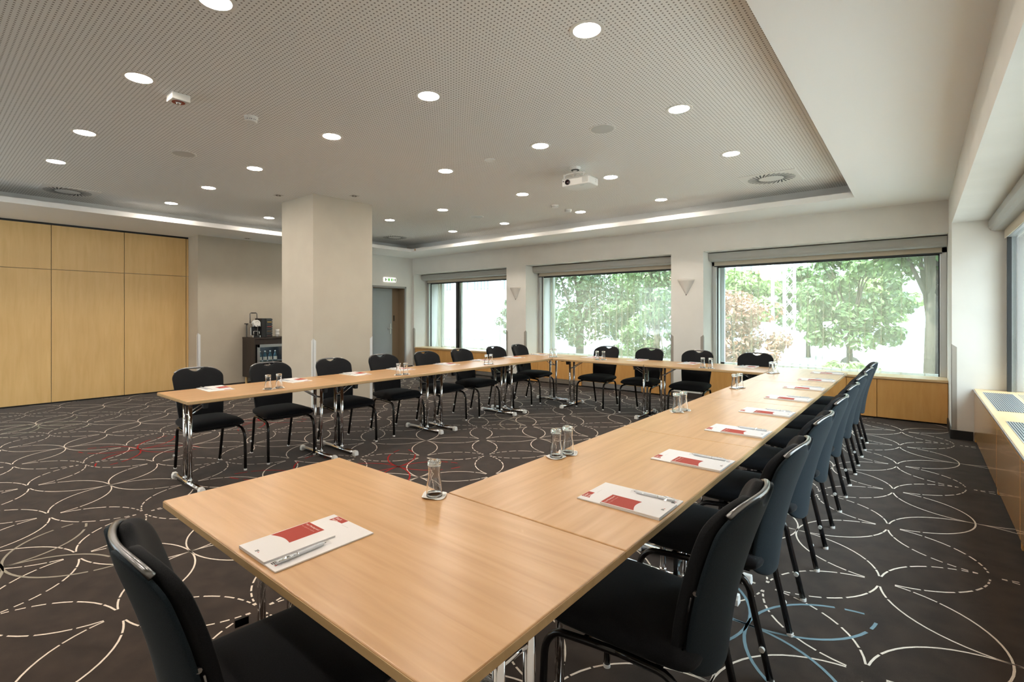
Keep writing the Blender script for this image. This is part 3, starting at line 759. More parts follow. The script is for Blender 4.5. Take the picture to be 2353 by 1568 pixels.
def make_glass():
    gl = thing('water_glass','x','glass',group='upturned water glasses')
    # upturned: the rim stands on the coaster, the thick base is on top
    o_ = [(.0290,0),(.0292,.012),(.0288,.028),(.0268,.044),(.0235,.060),(.0214,.074),(.0212,.084),(.0222,.098),(.0238,.110),(.0244,.119),(.0236,.1245),(.020,.1265),(.010,.1255)]
    i_ = [(.010,.1125),(.0205,.1135),(.0220,.108),(.0200,.097),(.0190,.084),(.0192,.074),(.0213,.060),(.0246,.044),(.0266,.028),(.0272,.012),(.0274,0)]
    v = []; seg = 40; prof = o_+[(0.0005,.1252),(0.0005,.1122)]+i_
    MB().lathe(prof,(0,0,0),seg,closed=True).build('glass_body', M['glass'], gl, smooth=True)
    # a short engraved mark low on the wall
    m = MB()
    for k in range(7):
        a = 3.9+k*.055; m.add([(.0294*math.cos(a),.0294*math.sin(a),.012),(.0294*math.cos(a+.03),.0294*math.sin(a+.03),.012),(.0293*math.cos(a+.03),.0293*math.sin(a+.03),.020+.003*(k%3)),(.0293*math.cos(a),.0293*math.sin(a),.020+.003*(k%2))],[(0,1,2,3)])
    m.build('etched_mark', M['print_grey'], gl)
    freeze(gl)
    co = thing('paper_coaster','x','coaster',group='white paper coasters')
    v = [(0,0,.0006)]; f = []; n = 48
    rings = [.012,.026,.030,.0315,.036,.041,.046]
    for q,r in enumerate(rings):
        for k in range(n):
            a = 2*PI*k/n; lobe = 1+.055*math.cos(4*a)*(r/.046)**2
            z = .0006+(.0009 if 2 <= q <= 3 else 0)+ (max(0,r-.033)/.013)**1.5*(.0035+.0035*math.cos(3*a+.6))
            v.append((r*lobe*math.cos(a),r*lobe*math.sin(a),z))
    for k in range(n): f.append((0,1+k,1+(k+1)%n))
    for q in range(len(rings)-1):
        for k in range(n): f.append((1+q*n+k,1+(q+1)*n+k,1+(q+1)*n+(k+1)%n,1+q*n+(k+1)%n))
    o = MB().add(v,f).build('paper', M['coaster'], co, smooth=True, fix=False)
    s_ = o.modifiers.new('thick','SOLIDIFY'); s_.thickness = .0006; s_.offset = 1
    freeze(co)
    return gl, co
gl, co = make_glass()
GL = [((-.006,-.058),'alone beside the near table seam'),]
pr = [((.056,.636),(.066,.72)),((.085,2.045),(.098,2.135)),((.083,3.43),(.103,3.518)),((.075,4.90),(.098,4.985))]
for k,(a,b) in enumerate(pr):
    w_ = 'of the %s pair from the camera along the side window row'%ORD[k]
    GL += [(a,'nearer '+w_),(b,'farther '+w_)]
pl = [((-2.986,.757),(-2.992,.857)),((-2.935,2.142),(-2.925,2.232)),((-2.976,3.62),(-2.981,3.715)),((-2.946,5.08),(-2.932,5.165))]
for k,(a,b) in enumerate(pl):
    w_ = 'of the %s pair from the free end beside the pillar'%ORD[k]
    GL += [(a,'nearer '+w_),(b,'farther '+w_)]
for k,(a,b) in enumerate([((-2.215,5.17),(-2.125,5.19)),((-.69,5.0),(-.597,4.995))]):
    w_ = 'of the %s pair from the pillar on the cross row'%ORD[k]
    GL += [(a,'first one '+w_),(b,'second one '+w_)]
for (x,y),w_ in GL:
    a = rs.uniform(0,6)
    place(USED, co, (x,y,TZ+.0004), a, 'white paper coaster, '+w_ if w_[0] != 'a' else 'white paper coaster under the lone glass '+w_[6:], 'white paper coasters')
    place(USED, gl, (x,y,TZ+.0021), a+1, 'upturned glass, '+w_ if w_[0] != 'a' else 'upturned glass standing '+w_, 'upturned water glasses')

# ------------------------------------------------------------------ ceiling fittings
dl = thing('downlight','x','ceiling light',group='round ceiling downlights')
MB().lathe([(.079,-.0035),(.098,-.004),(.104,-.002),(.104,.0),(.079,.0)],(0,0,0),36,closed=True).build('trim_ring', M['white_plastic'], dl, smooth=False)
MB().lathe([(.0789,-.0022),(.0789,-.0008)],(0,0,0),36).build('diffuser', M['lamp'], dl)
freeze(dl)
gx = [-.16,-1.52,-2.85,-4.43,-5.76,-7.17]; gy = [-.22,1.29,2.76,4.23,5.78]
have = {(0,-2),(1,-2),(2,-2),(3,-2),(4,-2),(5,-2),(0,-1),(1,-1),(2,-1),(3,-1),(4,-1),(5,-1),(0,0),(1,0),(2,0),(3,0),(4,0),
        (0,1),(1,1),(2,1),(3,1),(4,1),(5,1),(0,2),(1,2),(2,2),(5,2),(0,3),(1,3),(2,3),(3,3),(4,3),(5,3),(1,4),(2,4),(3,4),(4,4)}
for i in range(6):
    row = sorted([j for (a,j) in have if a == i], reverse=True)
    for n_,j in enumerate(row):
        y = gy[j] if j >= 0 else -.22+1.5*j  # negative rows: unseen lamps added behind the camera to brighten the room
        x = gx[i]+(-.05 if (i,j) in ((3,0),(4,0)) else 0)
        place(USED, dl, (x,y,ZC-.0005), 0, 'lit round downlight, %s from the back windows in the %s row from the side beam'%(ORD[n_],ORD[i]), 'round ceiling downlights')

vt = thing('ceiling_vent','x','vent',group='square swirl ceiling vents')
MB().box(-.30,.30,-.30,.30,-.006,0).build('vent_plate', M['white_plastic'], vt, bevel=.002)
m = MB(); ns = 30
for k in range(ns):
    a = 2*PI*k/ns; ra,rb_ = .135,.255; off = .45; w_ = .0085
    p0 = Vector((ra*math.cos(a),ra*math.sin(a))); p1 = Vector((rb_*math.cos(a+off),rb_*math.sin(a+off)))
    d_ = (p1-p0).normalized(); q = Vector((-d_.y,d_.x))*w_
    m.add([(p0.x+q.x,p0.y+q.y,-.0066),(p0.x-q.x,p0.y-q.y,-.0066),(p1.x-q.x,p1.y-q.y,-.0066),(p1.x+q.x,p1.y+q.y,-.0066)],[(0,1,2,3)])
m.build('swirl_slats', M['black_plastic'], vt)
freeze(vt)
for x,y,l in ((-.055,5.54,'square swirl air vent near the beam corner above the long row end'),(-7.41,.14,'square swirl air vent above the maple wall panels'),(-7.26,5.53,'square swirl air vent beyond the pillar near the door')):
    place(USED, vt, (x,y,ZC-.0005), 0, l, 'square swirl ceiling vents')

sp = thing('ceiling_speaker','x','speaker',group='round ceiling speakers')
MB().lathe([(.098,-.004),(.118,-.004),(.123,0),(.098,0)],(0,0,0),8,closed=True).build('speaker_rim', M['white_plastic'], sp)
MB().lathe([(.100,-.006),(.100,0)],(0,0,0),36).build('speaker_mesh', M['grey_plastic'], sp, bevel=.002)
freeze(sp)
for x,y,l in ((-4.46,.58,'round flush ceiling speaker near the wall panels'),(-.84,2.75,'round flush ceiling speaker above the near end beside the projector'),(-4.39,4.99,'small looking flush ceiling speaker far off between pillar and windows')):
    place(USED, sp, (x,y,ZC-.0005), 0, l, 'round ceiling speakers')
tag(MB().lathe([(.06,0),(.06,-.006),(.055,-.009)],(-2.19,2.77,ZC),24).build('blanking_plate', M['white_plastic']),'small flat white blanking plate on the perforated ceiling','blanking plate')

sm = thing('smoke_detector','x','smoke detector',group='white smoke detectors')
MB().lathe([(.055,0),(.055,-.012),(.050,-.022),(.050,-.036),(.040,-.045),(.02,-.046)],(0,0,0),28).build('detector_body', M['white_plastic'], sm, smooth=False)
m = MB()
for k in range(10):
    a = 2*PI*k/10; m.add([(.0505*math.cos(a),.0505*math.sin(a),-.024),(.0505*math.cos(a+.38),.0505*math.sin(a+.38),-.024),(.0505*math.cos(a+.38),.0505*math.sin(a+.38),-.033),(.0505*math.cos(a),.0505*math.sin(a),-.033)],[(0,1,2,3)])
m.build('detector_slot', M['black_plastic'], sm)
freeze(sm)
for x,y,l in ((-2.96,.60,'round white smoke detector near the red alarm beacon'),(-2.89,5.10,'round white smoke detector behind the projector, nearer one'),(-2.91,5.50,'round white smoke detector behind the projector, nearer the windows')):
    place(USED, sm, (x,y,ZC), 0, l, 'white smoke detectors')
al = thing('alarm_beacon','white square alarm beacon with a red ring on the ceiling','alarm',(-2.96,.06,ZC),0)
MB().box(-.062,.062,-.062,.062,-.052,0).build('housing', M['white_plastic'], al, bevel=.004)
MB().lathe([(.022,-.0535),(.044,-.0535),(.044,-.052),(.022,-.052)],(0,0,0),28,closed=True).build('red_ring', mat('alarm_red',(.30,.02,.008,1),.35), al)
MB().lathe([(.016,-.052),(.016,-.060),(.010,-.068),(.002,-.070)],(0,0,0),20).build('beacon_lens', M['chrome'], al, smooth=True)

sq = thing('square_spotlight','x','spotlight',group='small square recessed spotlights')
MB().box(-.05,.05,-.05,.05,-.004,0).build('spot_frame', M['steel'], sq, bevel=.001)
MB().lathe([(.034,-.0055),(.034,-.004)],(0,0,0),20).build('spot_lens', mat('spot_lens',(.10,.09,.085,1),.15), sq)
MB().lathe([(.012,-.007),(.012,-.0055)],(0,0,0),14).build('spot_bulb', M['white_plastic'], sq)
freeze(sq)
for x,y,z,l in ((-5.47,2.08,ZC,'unlit square spotlight before the pillar face towards the wall panels'),(-4.69,2.78,ZC,'unlit square spotlight beside the pillar face towards the tables'),(-8.21,2.85,ZS,'unlit square spotlight in the soffit above the coffee cabinet')):
    place(USED, sq, (x,y,z-.0005), 0, l, 'small square recessed spotlights')
tag(MB().box(-7.33,-7.30,YcB-.012,YcB,ZS+.02,ZS+.06).build('motion_sensor', mat('sensor_brown',(.20,.11,.05,1),.4)),'tiny brown sensor on the cove edge corner near the door','sensor')

# projector hung under the ceiling
pj = thing('projector','white ceiling projector with lens and grey side grille','projector',(-1.60,3.66,2.86),math.radians(2))
body = [(-.17,-.12),(.155,-.12),(.172,-.10),(.172,.09),(.13,.122),(-.12,.125),(-.165,.10),(-.178,0)]
pb = MB().prism(body,-.035,.045).build('projector_body', M['white_plastic'], pj, bevel=.010, seg=3)
MB().prism([(x*.985,y*.985) for x,y in body],.045,.053).build('top_cover', M['grey_plastic'], pb)
ln = MB().lathe([(.026,0),(.030,-.004),(.030,-.014),(.024,-.015),(.022,-.004),(.006,-.002)],(-.095,-.119,.006),24,axis='y').build('lens', M['black_plastic'], pj, smooth=False)
MB().lathe([(.0215,-.003),(.018,-.008),(.008,-.011),(.001,-.0115)],(-.095,-.119,.006),20,axis='y').build('lens_glass', mat('lens_glass',(.03,.006,.008,1),.05), ln, smooth=True)
MB().box(-.158,-.143,-.1215,-.119,.017,.028).build('receiver_window', M['black_plastic'], pb)
m = MB()
for k in range(5): m.box(.085+k*.0145,.094+k*.0145,-.1225,-.119,-.022,.036)
m.build('air_grille', M['grey_plastic'], pb)
m = MB()
for k in range(2): m.box(.1715,.1735,.02,.055,.018-k*.02,.025-k*.02)
m.build('side_grille', M['grey_plastic'], pb)
MB().box(.03,.08,-.07,-.055,-.0365,-.0345).build('name_plate', M['steel'], pb)
mt = MB().lathe([(.062,.18),(.062,.168),(.050,.150),(.030,.150)],(-.04,-.05,0),24).build('ceiling_mount', M['white_plastic'], pj, smooth=False)
MB().lathe([(.045,.149),(.045,.145)],(-.04,-.05,0),20).build('mount_ring', M['black_plastic'], mt)
m = MB()
for dx,dy in ((-.13,-.10),(.10,-.08),(.05,.09),(-.10,.08)):
    a = Vector((-.04,-.05,.12)); b = Vector((-.02+dx,dy,.095))
    m.tube([a,(a+b)/2+Vector((0,0,.005)),b],.011,8); m.tube([b+Vector((0,0,.012)),b+Vector((0,0,-.042))],.009,10); m.lathe([(.015,.105),(.015,.082)],(b.x,b.y,0),12)
m.tube([(-.04,-.05,.15),(-.04,-.05,.105)],.025,14)
m.build('mount_arm', M['white_plastic'], mt, smooth=True)

# wall sconces: folded triangular shades with a dark tip
def sconce(x, label, st_):
    if not st_:
        s_ = thing('wall_sconce',label,'wall lamp',(x,YB,0),0,'triangular wall sconces')
        v = []; f = []; n = 14; rows = 8; th = .004
        for lay in (0,1):
            for r in range(rows+1):
                t = r/rows; z = 1.715+(1.955-1.715)*t
                w_ = .012+.122*t; d_ = .02+.105*t
                for k in range(n+1):
                    a = PI*k/n; v.append((-(w_-th*lay)*math.cos(a), -(d_-th*lay)*math.sin(a)**.8-.001, z+.010*math.sin(a)*t))
        N1 = (rows+1)*(n+1)
        for lay in (0,1):
            for r in range(rows):
                for k in range(n):
                    q = lay*N1+r*(n+1)+k; c_ = (q,q+1,q+n+2,q+n+1); f.append(c_ if lay == 0 else c_[::-1])
        for k in range(n):
            q = rows*(n+1)+k; f.append((q,q+1,N1+q+1,N1+q))
        MB().add(v,f).build('lamp_shade', mat('sconce_plaster',(.72,.69,.65,1),.7), s_, smooth=True)
        MB().lathe([(.0005,1.690),(.016,1.735),(.010,1.745)],(0,-.012,0),14).build('lamp_tip', M['black_plastic'], s_, smooth=False)
        freeze(s_); return s_
    return dup(st_, (x,YB,0), 0, label)
s1 = sconce(-1.605,'white triangular wall sconce on the pier between middle and widest windows',None)
sconce(-5.155,'white triangular wall sconce on the pier between first and middle windows',s1)

# ------------------------------------------------------------------ coffee corner by the grey wall
cc = thing('coffee_cabinet','dark brown coffee cabinet standing at the grey wall behind the pillar','cabinet',(XG+.016,2.865,0))
cw, cd, c0, c1 = .66, .50, .21, .955
m = MB(); m.box(0,cd,0,.022,c0,c1-.03); m.box(0,cd,cw-.022,cw,c0,c1-.03); m.box(0,.018,.022,cw-.022,c0,c1-.03); m.box(0,cd,.022,cw-.022,c0,c0+.02)
m.build('cabinet_body', M['dark_wood'], cc, bevel=.001)
MB().box(-.002,cd+.008,-.005,cw+.005,c1-.03,c1).build('cabinet_top', M['dark_wood'], cc, bevel=.003)
MB().box(.02,cd-.004,.022,cw-.022,c1-.125,c1-.034).build('drawer', M['dark_wood'], cc, bevel=.002)
for x,y in ((.05,.05),(cd-.05,.05),(.05,cw-.05),(cd-.05,cw-.05)): MB().lathe([(.018,0),(.022,c0)],(x,y,0),12).build('leg', M['panel_wood'], cc)
fx = XG+.016
fg = thing('minibar_fridge','small steel framed glass door fridge inside the dark coffee cabinet','fridge',(fx,2.865,0))
f0,f1 = c0+.024,c1-.128; ya,yb = .048,cw-.03
m = MB(); m.box(.03,cd-.03,ya,ya+.02,f0,f1); m.box(.03,cd-.03,yb-.02,yb,f0,f1); m.box(.03,.05,ya,yb,f0,f1); m.box(.03,cd-.03,ya,yb,f1-.02,f1); m.box(.03,cd-.03,ya,yb,f0,f0+.05)
m.build('fridge_body', M['black_plastic'], fg)
MB().box(.06,cd-.05,ya+.02,yb-.02,.500,.506).build('fridge_shelf', M['steel'], fg)
dr = MB(); dx0,dx1 = cd-.026,cd+.004
dr.box(dx0,dx1,ya,ya+.052,f0,f1); dr.box(dx0,dx1,yb-.052,yb,f0,f1); dr.box(dx0,dx1,ya,yb,f1-.052,f1); dr.box(dx0,dx1,ya,yb,f0,f0+.052)
dr = dr.build('fridge_door', M['steel'], fg, bevel=.002)
MB().box(cd-.012,cd-.008,ya+.05,yb-.05,f0+.05,f1-.05).build('door_glass', M['pane'], dr)
tx = text_mb('minibar', .075); tx.v = [(cd-.0075, ya+.10+a, .415+b) for a,b,c in tx.v]
tx.build('lettering', M['print_white'], dr)
led = MB().box(.10,.40,ya+.06,yb-.06,f1-.024,f1-.0205).build('fridge_lamp', emis('fridge_lamp',(.75,.9,1,1),3.0), fg)
bt = thing('water_bottle','x','bottle',group='labelled bottles in the fridge')
MB().lathe([(.001,0),(.031,.001),(.033,.006),(.033,.105),(.026,.130),(.014,.150),(.0125,.175),(.0125,.180)],(0,0,0),18).build('bottle_body', mat('bottle_blue',(.05,.12,.17,1),.12), bt, smooth=True)
MB().lathe([(.0335,.022),(.0335,.085)],(0,0,0),18).build('bottle_label', M['paper'], bt)
MB().lathe([(.0145,.176),(.0145,.192),(.010,.194)],(0,0,0),14).build('bottle_cap', M['white_plastic'], bt)
freeze(bt)
for k in range(4): place(USED, bt, (fx+cd-.10,2.865+ya+.095+k*.098,.5065), 0, 'blue glass water bottle, %s from the grey wall corner side in the fridge'%ORD[k], 'labelled bottles in the fridge')

cm = thing('coffee_machine','silver and black capsule coffee machine with raised lever on the cabinet','coffee machine',(fx+.20,2.985,c1),0)
m = MB(); m.prism([(-.10,0),(.13,0),(.13,.035),(.035,.04),(.03,.19),(.13,.20),(.13,.24),(-.08,.25),(-.10,.22)], -.075, -.055, axis='y'); m.build('side_panel', M['steel'], cm, bevel=.004)
m = MB(); m.prism([(-.10,0),(.13,0),(.13,.035),(.035,.04),(.03,.19),(.13,.20),(.13,.24),(-.08,.25),(-.10,.22)], .055, .075, axis='y'); m.build('side_panel', M['steel'], cm, bevel=.004)
MB().box(-.10,.03,-.055,.055,.0,.245).build('machine_body', M['black_plastic'], cm, bevel=.004)
MB().box(.03,.125,-.05,.05,0,.03).build('drip_tray', M['black_plastic'], cm, bevel=.004)
m = MB(); m.tube([(.118,-.052,.115),(.118,.052,.115)],.006,8); m.tube([(.118,-.052,.115),(.118,-.052,.03)],.006,8); m.tube([(.118,.052,.115),(.118,.052,.03)],.006,8); m.build('cup_rest', M['chrome'], cm, smooth=True)
hd = MB().lathe([(.060,.0),(.064,.004),(.064,.085),(.060,.09)],(.055,0,.262),28,axis='x').build('brew_head', M['white_plastic'], cm, smooth=False)
m = MB()
for k in range(3): m.lathe([(.006,0),(.006,.002)],(.145,-.024+.024*k,.262+.036-abs(k-1)*.008),10,axis='x')
m.lathe([(.009,0),(.009,.003)],(.145,.01,.215),12,axis='x'); m.build('machine_button', M['black_plastic'], hd)
m = MB(); m.tube([(0,-.066,.26),(-.01,-.064,.44),(-.01,-.055,.455)],.008,8); m.tube([(0,.066,.26),(-.01,.064,.44),(-.01,.055,.455)],.008,8); m.tube([(-.01,-.058,.455),(-.01,.058,.455)],.008,8)
lv = m.build('lever', M['pewter'], cm, smooth=True)
MB().tube([(-.01,-.045,.457),(-.01,.045,.457)],.0095,10).build('lever_grip', M['black_plastic'], lv, smooth=True)
m = MB().box(-.17,-.101,-.07,.04,.0,.25); m.build('water_tank', mat('tank_smoke',(.10,.11,.12,1),.1), cm, bevel=.006)
MB().box(-.16,-.06,-.105,-.07,.245,.262).build('tank_lid', M['black_plastic'], cm, bevel=.003)
cs = thing('capsule_dispenser','black capsule tower with clear drawers beside the coffee machine','dispenser',(fx+.24,3.165,c1),0)
MB().box(-.17,.10,-.095,-.012,0,.355).build('tower_body', M['black_plastic'], cs, bevel=.002)
MB().box(-.17,.06,-.012,.115,0,.355).build('tower_back', M['black_plastic'], cs, bevel=.002)
for k,c_ in enumerate(((.05,.012,.01,1),(.03,.028,.026,1),(.10,.06,.02,1),(.035,.035,.035,1),(.22,.02,.015,1),(.03,.03,.034,1),(.45,.27,.05,1),(.03,.032,.036,1))):
    d_ = MB().box(.06,.104,-.008,.112,.006+k*.0435,.044+k*.0435).build('capsule_drawer', mat('drawer_smoke',(.06,.066,.07,1),.12), cs, bevel=.005)
    MB().box(.1042,.1052,.01,.095,.016+k*.0435,.034+k*.0435).build('capsule_row', mat('capsules',c_,.3), d_)
for k in range(2):
    cu = thing('stacked_cup','white porcelain cup, %s of the stack beside the capsule tower'%('lower','upper')[k],'cup',(fx+.30,3.39,c1+.001+k*.068),0,'white cups on the coffee cabinet')
    MB().lathe([(.022,0),(.026,.004),(.036,.05),(.040,.075),(.0375,.075),(.033,.05),(.022,.008),(.001,.007)],(0,0,0),24).build('cup_body', M['white_plastic'], cu, smooth=True)
    MB().tube([(.036,.0,.06),(.056,.0,.056),(.058,.0,.035),(.034,.0,.025)],.0045,8).build('cup_handle', M['white_plastic'], cu, smooth=True)

# ------------------------------------------------------------------ outside the windows
GZ = -.9
struct(MB().box(-90,70,YO+.02,200,GZ-.3,GZ).build('ground', noise_col(mat('pavement',rough=.9), (.20,.20,.20,1), (.26,.255,.25,1), 1.2)))
struct(MB().box(-60,60,-60,YN-.2,GZ-.3,GZ).build('ground', bpy.data.materials['pavement']))
struct(MB().box(2.45,60,YN-.2,YO+.02,GZ-.3,GZ).build('ground', bpy.data.materials['pavement']))
def leafmat(name, c1, c2, tr=.35):
    m = bpy.data.materials.new(name); m.use_nodes = True; N = m.node_tree.nodes; L = m.node_tree.links; N.remove(N['Principled BSDF'])
    ge = N.new('ShaderNodeNewGeometry'); mx = N.new('ShaderNodeMix'); mx.data_type = 'RGBA'; mx.inputs[6].default_value = c1; mx.inputs[7].default_value = c2
    L.new(ge.outputs['Random Per Island'], mx.inputs[0])
    d = N.new('ShaderNodeBsdfDiffuse'); t = N.new('ShaderNodeBsdfTranslucent'); g_ = N.new('ShaderNodeBsdfGlossy'); g_.inputs['Roughness'].default_value = .45
    L.new(mx.outputs[2], d.inputs[0]); L.new(mx.outputs[2], t.inputs[0])
    a = N.new('ShaderNodeMixShader'); a.inputs[0].default_value = tr; L.new(d.outputs[0],a.inputs[1]); L.new(t.outputs[0],a.inputs[2])
    b = N.new('ShaderNodeMixShader'); b.inputs[0].default_value = .06; L.new(a.outputs[0],b.inputs[1]); L.new(g_.outputs[0],b.inputs[2])
    L.new(b.outputs[0], N['Material Output'].inputs[0]); return m
LG = leafmat('leaf_green',(.055,.115,.035,1),(.16,.26,.085,1)); LD = leafmat('leaf_dark',(.028,.062,.026,1),(.085,.15,.055,1))
LB = leafmat('leaf_copper',(.20,.075,.045,1),(.46,.25,.17,1)); LY = leafmat('leaf_light',(.13,.20,.055,1),(.28,.38,.13,1))
bark = noise_col(mat('bark',rough=.95),(.045,.036,.030,1),(.09,.075,.062,1),14,(6,6,1))
def tree(name, label, x, y, h, cr, lm, n, leaf, seed, blobs=14, trunk_h=None, trunk_r=.12, low=.25, cat='tree', squash=1.0):
    R = random.Random(seed); t = thing(name, label, cat, (x,y,GZ))
    th = trunk_h or h*.55
    m = MB(); m.tube([(0,0,-.05),(R.uniform(-.05,.05),0,th*.5),(R.uniform(-.1,.1),R.uniform(-.1,.1),th)],[trunk_r,trunk_r*.8,trunk_r*.5],9).build('trunk', bark, t, smooth=True)
    B = []
    blobs *= 4
    for k in range(blobs):
        a = R.uniform(0,2*PI); q = R.random()**.5; zz = R.uniform(low,1)
        rr = cr*(1-abs(zz-.5)**2*1.9)
        B.append((math.cos(a)*q*rr*.9, math.sin(a)*q*rr*.9*squash, h*(low+(1-low)*zz)*.92, cr*R.uniform(.13,.27)))
    m = MB()
    for k in range(min(16,blobs)):
        b = B[k]; m.tube([(0,0,th*R.uniform(.4,.95)),(b[0]*.5,b[1]*.5,(th+b[2])*.5),(b[0],b[1],b[2])],[trunk_r*.35,trunk_r*.22,trunk_r*.08],6)
    m.build('branch', bark, t, smooth=True)
    v = []; f = []
    for k in range(n):
        b = B[R.randrange(len(B))]
        while True:
            d = Vector((R.uniform(-1,1),R.uniform(-1,1),R.uniform(-1,1)))
            if .05 < d.length < 1: break
        d = d.normalized()*(d.length**.45)
        p = Vector(b[:3])+Vector((d.x,d.y,d.z*.8))*b[3]
        nrm = (d+Vector((R.uniform(-.7,.7),R.uniform(-.7,.7),R.uniform(-.2,.9)))).normalized()
        u = nrm.orthogonal().normalized(); u.rotate(Matrix.Rotation(R.uniform(0,6.28),3,nrm)); w_ = nrm.cross(u)
        s = leaf*R.uniform(.6,1.25); o = len(v)
        v += [p-u*s, p-w_*s*.45+nrm*s*.1, p+u*s, p+w_*s*.45+nrm*s*.1]; f.append((o,o+1,o+2,o+3))
    MB().add(v,f).build('crown', lm, t, fix=False)
    return t
tree('copper_beech','russet copper beech bush close outside the widest window', -1.95,11.2,3.0,1.15,LB,9000,.055,1,16,1.6,.06,.08,'bush')
tree('leafy_tree','large leafy green tree close outside the widest window', 1.5,13.2,7.2,2.5,LG,17000,.095,2,26,4.2,.16,.30)
tree('leafy_tree','second leafy tree behind the large one near the street', -.2,16.5,4.6,1.5,LG,7000,.10,3,16,2.4,.10,.2)
tree('garden_shrub','low bright shrub at the foot of the large leafy tree', .15,11.2,1.35,.8,LY,3500,.06,4,9,.5,.03,.1,'bush')
tree('dark_tree','dense dark tree shading the middle window', -6.9,12.6,6.0,2.3,LD,15000,.085,5,26,3.2,.15,.15)
tree('leafy_tree','sunlit leafy tree close outside the middle window', -3.75,11.0,4.9,1.30,LG,11000,.070,6,20,2.6,.09,.10)
tree('dark_tree','dark tree right beside the large leafy one at the window end', 4.2,12.2,5.8,2.0,LD,8000,.09,12,18,3.0,.13,.12)
tree('street_tree','pale green street tree standing before the red banded building', -5.6,26,4.6,2.0,LY,6500,.15,7,14,2.2,.12,.2)
tree('street_tree','mid green street tree near the lattice mast', -3.2,30,5.0,1.9,LG,6500,.16,8,14,2.4,.12,.2)
tree('street_tree','mid green street tree farther along the street', -.9,31,4.6,2.4,LY,6500,.17,9,14,2.2,.12,.2)
tree('street_tree','round street tree before the pale office tower', -7.6,33,5.2,2.2,LG,6000,.17,10,14,2.4,.12,.2)
tree('street_tree','small street tree outside the narrow first window', -9.9,13.4,3.4,.9,LD,3200,.07,13,10,1.8,.06,.25)
# red and white banded apartment building
bw = mat('facade_white',(.80,.79,.78,1),.8); br = mat('facade_red',(.62,.22,.17,1),.8); wg = mat('facade_glass',(.25,.29,.34,1),.12)
ab = thing('apartment_building','white building with red bands and ribbon windows across the street','building',(-14,48,GZ))
MB().box(-4,4.6,0,9,0,16).build('facade', bw, ab)
for k in range(5):
    z = 1.2+k*2.1
    MB().box(-4.05,4.65,-.06,0,z,z+.85).build('red_band', br, ab)
    for q in range(5): MB().box(-3.6+q*1.65,-2.4+q*1.65,-.04,.02,z+1.0,z+1.75).build('window', wg, ab)
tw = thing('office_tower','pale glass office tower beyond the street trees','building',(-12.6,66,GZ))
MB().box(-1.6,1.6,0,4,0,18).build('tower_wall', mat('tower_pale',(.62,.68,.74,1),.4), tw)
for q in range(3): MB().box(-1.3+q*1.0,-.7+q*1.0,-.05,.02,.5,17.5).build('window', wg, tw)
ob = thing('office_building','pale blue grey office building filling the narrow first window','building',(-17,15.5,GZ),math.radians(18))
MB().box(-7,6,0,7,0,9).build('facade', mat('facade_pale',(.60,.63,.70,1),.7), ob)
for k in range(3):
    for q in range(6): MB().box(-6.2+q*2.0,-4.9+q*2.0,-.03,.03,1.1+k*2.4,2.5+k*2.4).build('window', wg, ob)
rl = thing('street_railing','grey metal railing before the pale office building','railing',(-13,12.6,GZ))
m = MB(); m.tube([(-6,0,1.75),(5,0,1.75)],.03,8); m.tube([(-6,0,1.2),(5,0,1.2)],.02,8); m.build('rail', M['alu'], rl)
for q in range(6): MB().tube([(-6+q*2.2,0,0),(-6+q*2.2,0,1.75)],.03,8).build('post', M['alu'], rl)
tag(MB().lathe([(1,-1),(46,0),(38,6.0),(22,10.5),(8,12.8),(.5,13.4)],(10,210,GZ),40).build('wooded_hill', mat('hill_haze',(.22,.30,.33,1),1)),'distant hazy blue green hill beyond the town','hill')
# lattice mast and pole
lm_ = thing('lattice_mast','white lattice mast standing in the street','mast',(-2.36,20,GZ))
whitem = mat('mast_white',(.78,.79,.80,1),.5)
for sx in (-1,1):
    for sy in (-1,1): MB().tube([(sx*.17,sy*.17,0),(sx*.15,sy*.15,9)],.028,6).build('leg', whitem, lm_)
m = MB()
for k in range(18):
    z = k*.5
    for sy in (-1,1): m.tube([(-.17,sy*.17,z),(.17,sy*.17,z+.5)],.012,5); m.tube([(.17,sy*.17,z),(-.17,sy*.17,z+.5)],.012,5)
    for sx in (-1,1): m.tube([(sx*.17,-.17,z),(sx*.17,.17,z+.5)],.012,5)
m.build('lattice_brace', whitem, lm_)
pl_ = thing('lamp_post','white street lamp post beside the parked vans','lamp post',(-3.9,25,GZ))
MB().tube([(0,0,0),(0,0,6.5)],[.09,.06],10).build('pole', whitem, pl_, smooth=True)
MB().box(-.1,.9,-.12,.12,6.45,6.58).build('lamp_head', M['alu'], pl_)
# parked vans
def van(x, y, label, col):
    v_ = thing('parked_van',label,'van',(x,y,GZ))
    MB().prism([(-2.4,.35),(2.45,.35),(2.5,.95),(1.9,1.15),(1.35,1.95),(-2.4,2.0)],-.95,.95,axis='y').build('van_body', col, v_, bevel=.06, seg=3)
    MB().prism([(1.42,1.12),(1.84,1.12),(1.40,1.80),(.6,1.82),(.6,1.12)],-.965,.965,axis='y').build('van_window', wg, v_)
    MB().box(-2.1,.35,-.965,.965,1.15,1.78).build('van_window', wg, v_)
    for q in (-1.5,1.6): 
        w_ = MB().lathe([(.34,-.99),(.34,.99)],(q,0,.34),20,axis='y').build('wheel', M['black_plastic'], v_)
    return v_
vc = mat('van_white',(.80,.82,.85,1),.25)
van(-4.9,22.5,'white van parked in the street left of the mast',vc); van(.8,23.2,'white van parked in the street behind the leafy trees',vc)
van(-9.6,24.5,'white van parked in the street beyond the copper bush',vc)
wl = thing('garden_wall','low pale garden wall along the pavement','garden wall',(-2.6,16.8,GZ))
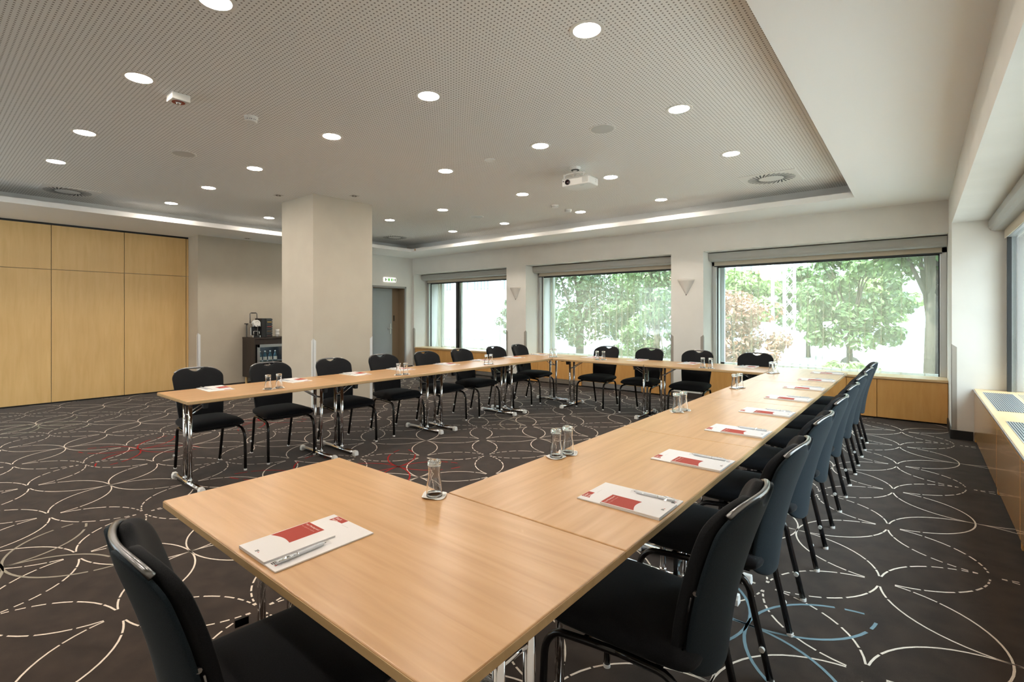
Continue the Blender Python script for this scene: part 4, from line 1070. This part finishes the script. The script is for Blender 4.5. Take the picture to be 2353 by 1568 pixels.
MB().box(-4,3,0,.25,0,.75).build('wall_body', bpy.data.materials['facade_pale'], wl); MB().box(-4.04,3.04,-.04,.29,.75,.82).build('wall_coping', bw, wl)

# ------------------------------------------------------------------ light
w = bpy.data.worlds.new('World'); sc.world = w; w.use_nodes = True
bg = w.node_tree.nodes['Background']; wn, wl_ = w.node_tree.nodes, w.node_tree.links
tc = wn.new('ShaderNodeTexCoord'); sx = wn.new('ShaderNodeSeparateXYZ'); cr = wn.new('ShaderNodeValToRGB')
wl_.new(tc.outputs['Generated'], sx.inputs[0]); wl_.new(sx.outputs[2], cr.inputs[0]); wl_.new(cr.outputs[0], bg.inputs[0])
e = cr.color_ramp.elements; e[0].position = 0; e[0].color = (.115,.13,.145,1); e[1].position = .75; e[1].color = (.74,.88,1,1)
x_ = e.new(.22); x_.color = (.155,.175,.195,1)
bg.inputs[1].default_value = 12.0
sun = bpy.data.lights.new('sun','SUN'); sun.energy = 10.0; sun.angle = .009; sun.color = (1,.94,.84)
so = bpy.data.objects.new('sun', sun); COL.objects.link(so)
so.rotation_euler = Vector((.50,.72,-.95)).to_track_quat('-Z','Y').to_euler()

# ------------------------------------------------------------------ camera
cam = bpy.data.cameras.new('camera'); co_ = bpy.data.objects.new('camera', cam); COL.objects.link(co_); sc.camera = co_
F, CX, HY, W_, H_ = 1151., 1135., 723.5, 2353., 1568.
cam.sensor_fit = 'HORIZONTAL'; cam.sensor_width = 36; cam.lens = F/W_*36
cam.shift_x = (W_/2-CX)/W_; cam.shift_y = (HY-H_/2)/W_
cam.clip_start = .02; cam.clip_end = 500
yaw = math.atan((2112-CX)/F)
co_.location = (1.316,-1.286,H_CAM); co_.rotation_euler = (PI/2,0,yaw)

sc.view_settings.view_transform = 'Standard'; sc.view_settings.look = 'None'; sc.view_settings.gamma = 1
sc.view_settings.exposure = 1.08; sc.view_settings.use_curve_mapping = False
cy = sc.cycles
cy.max_bounces = 10; cy.diffuse_bounces = 5; cy.glossy_bounces = 5; cy.transmission_bounces = 10; cy.transparent_max_bounces = 24
cy.caustics_reflective = False; cy.caustics_refractive = False
cy.use_denoising = True; cy.sample_clamp_indirect = 6
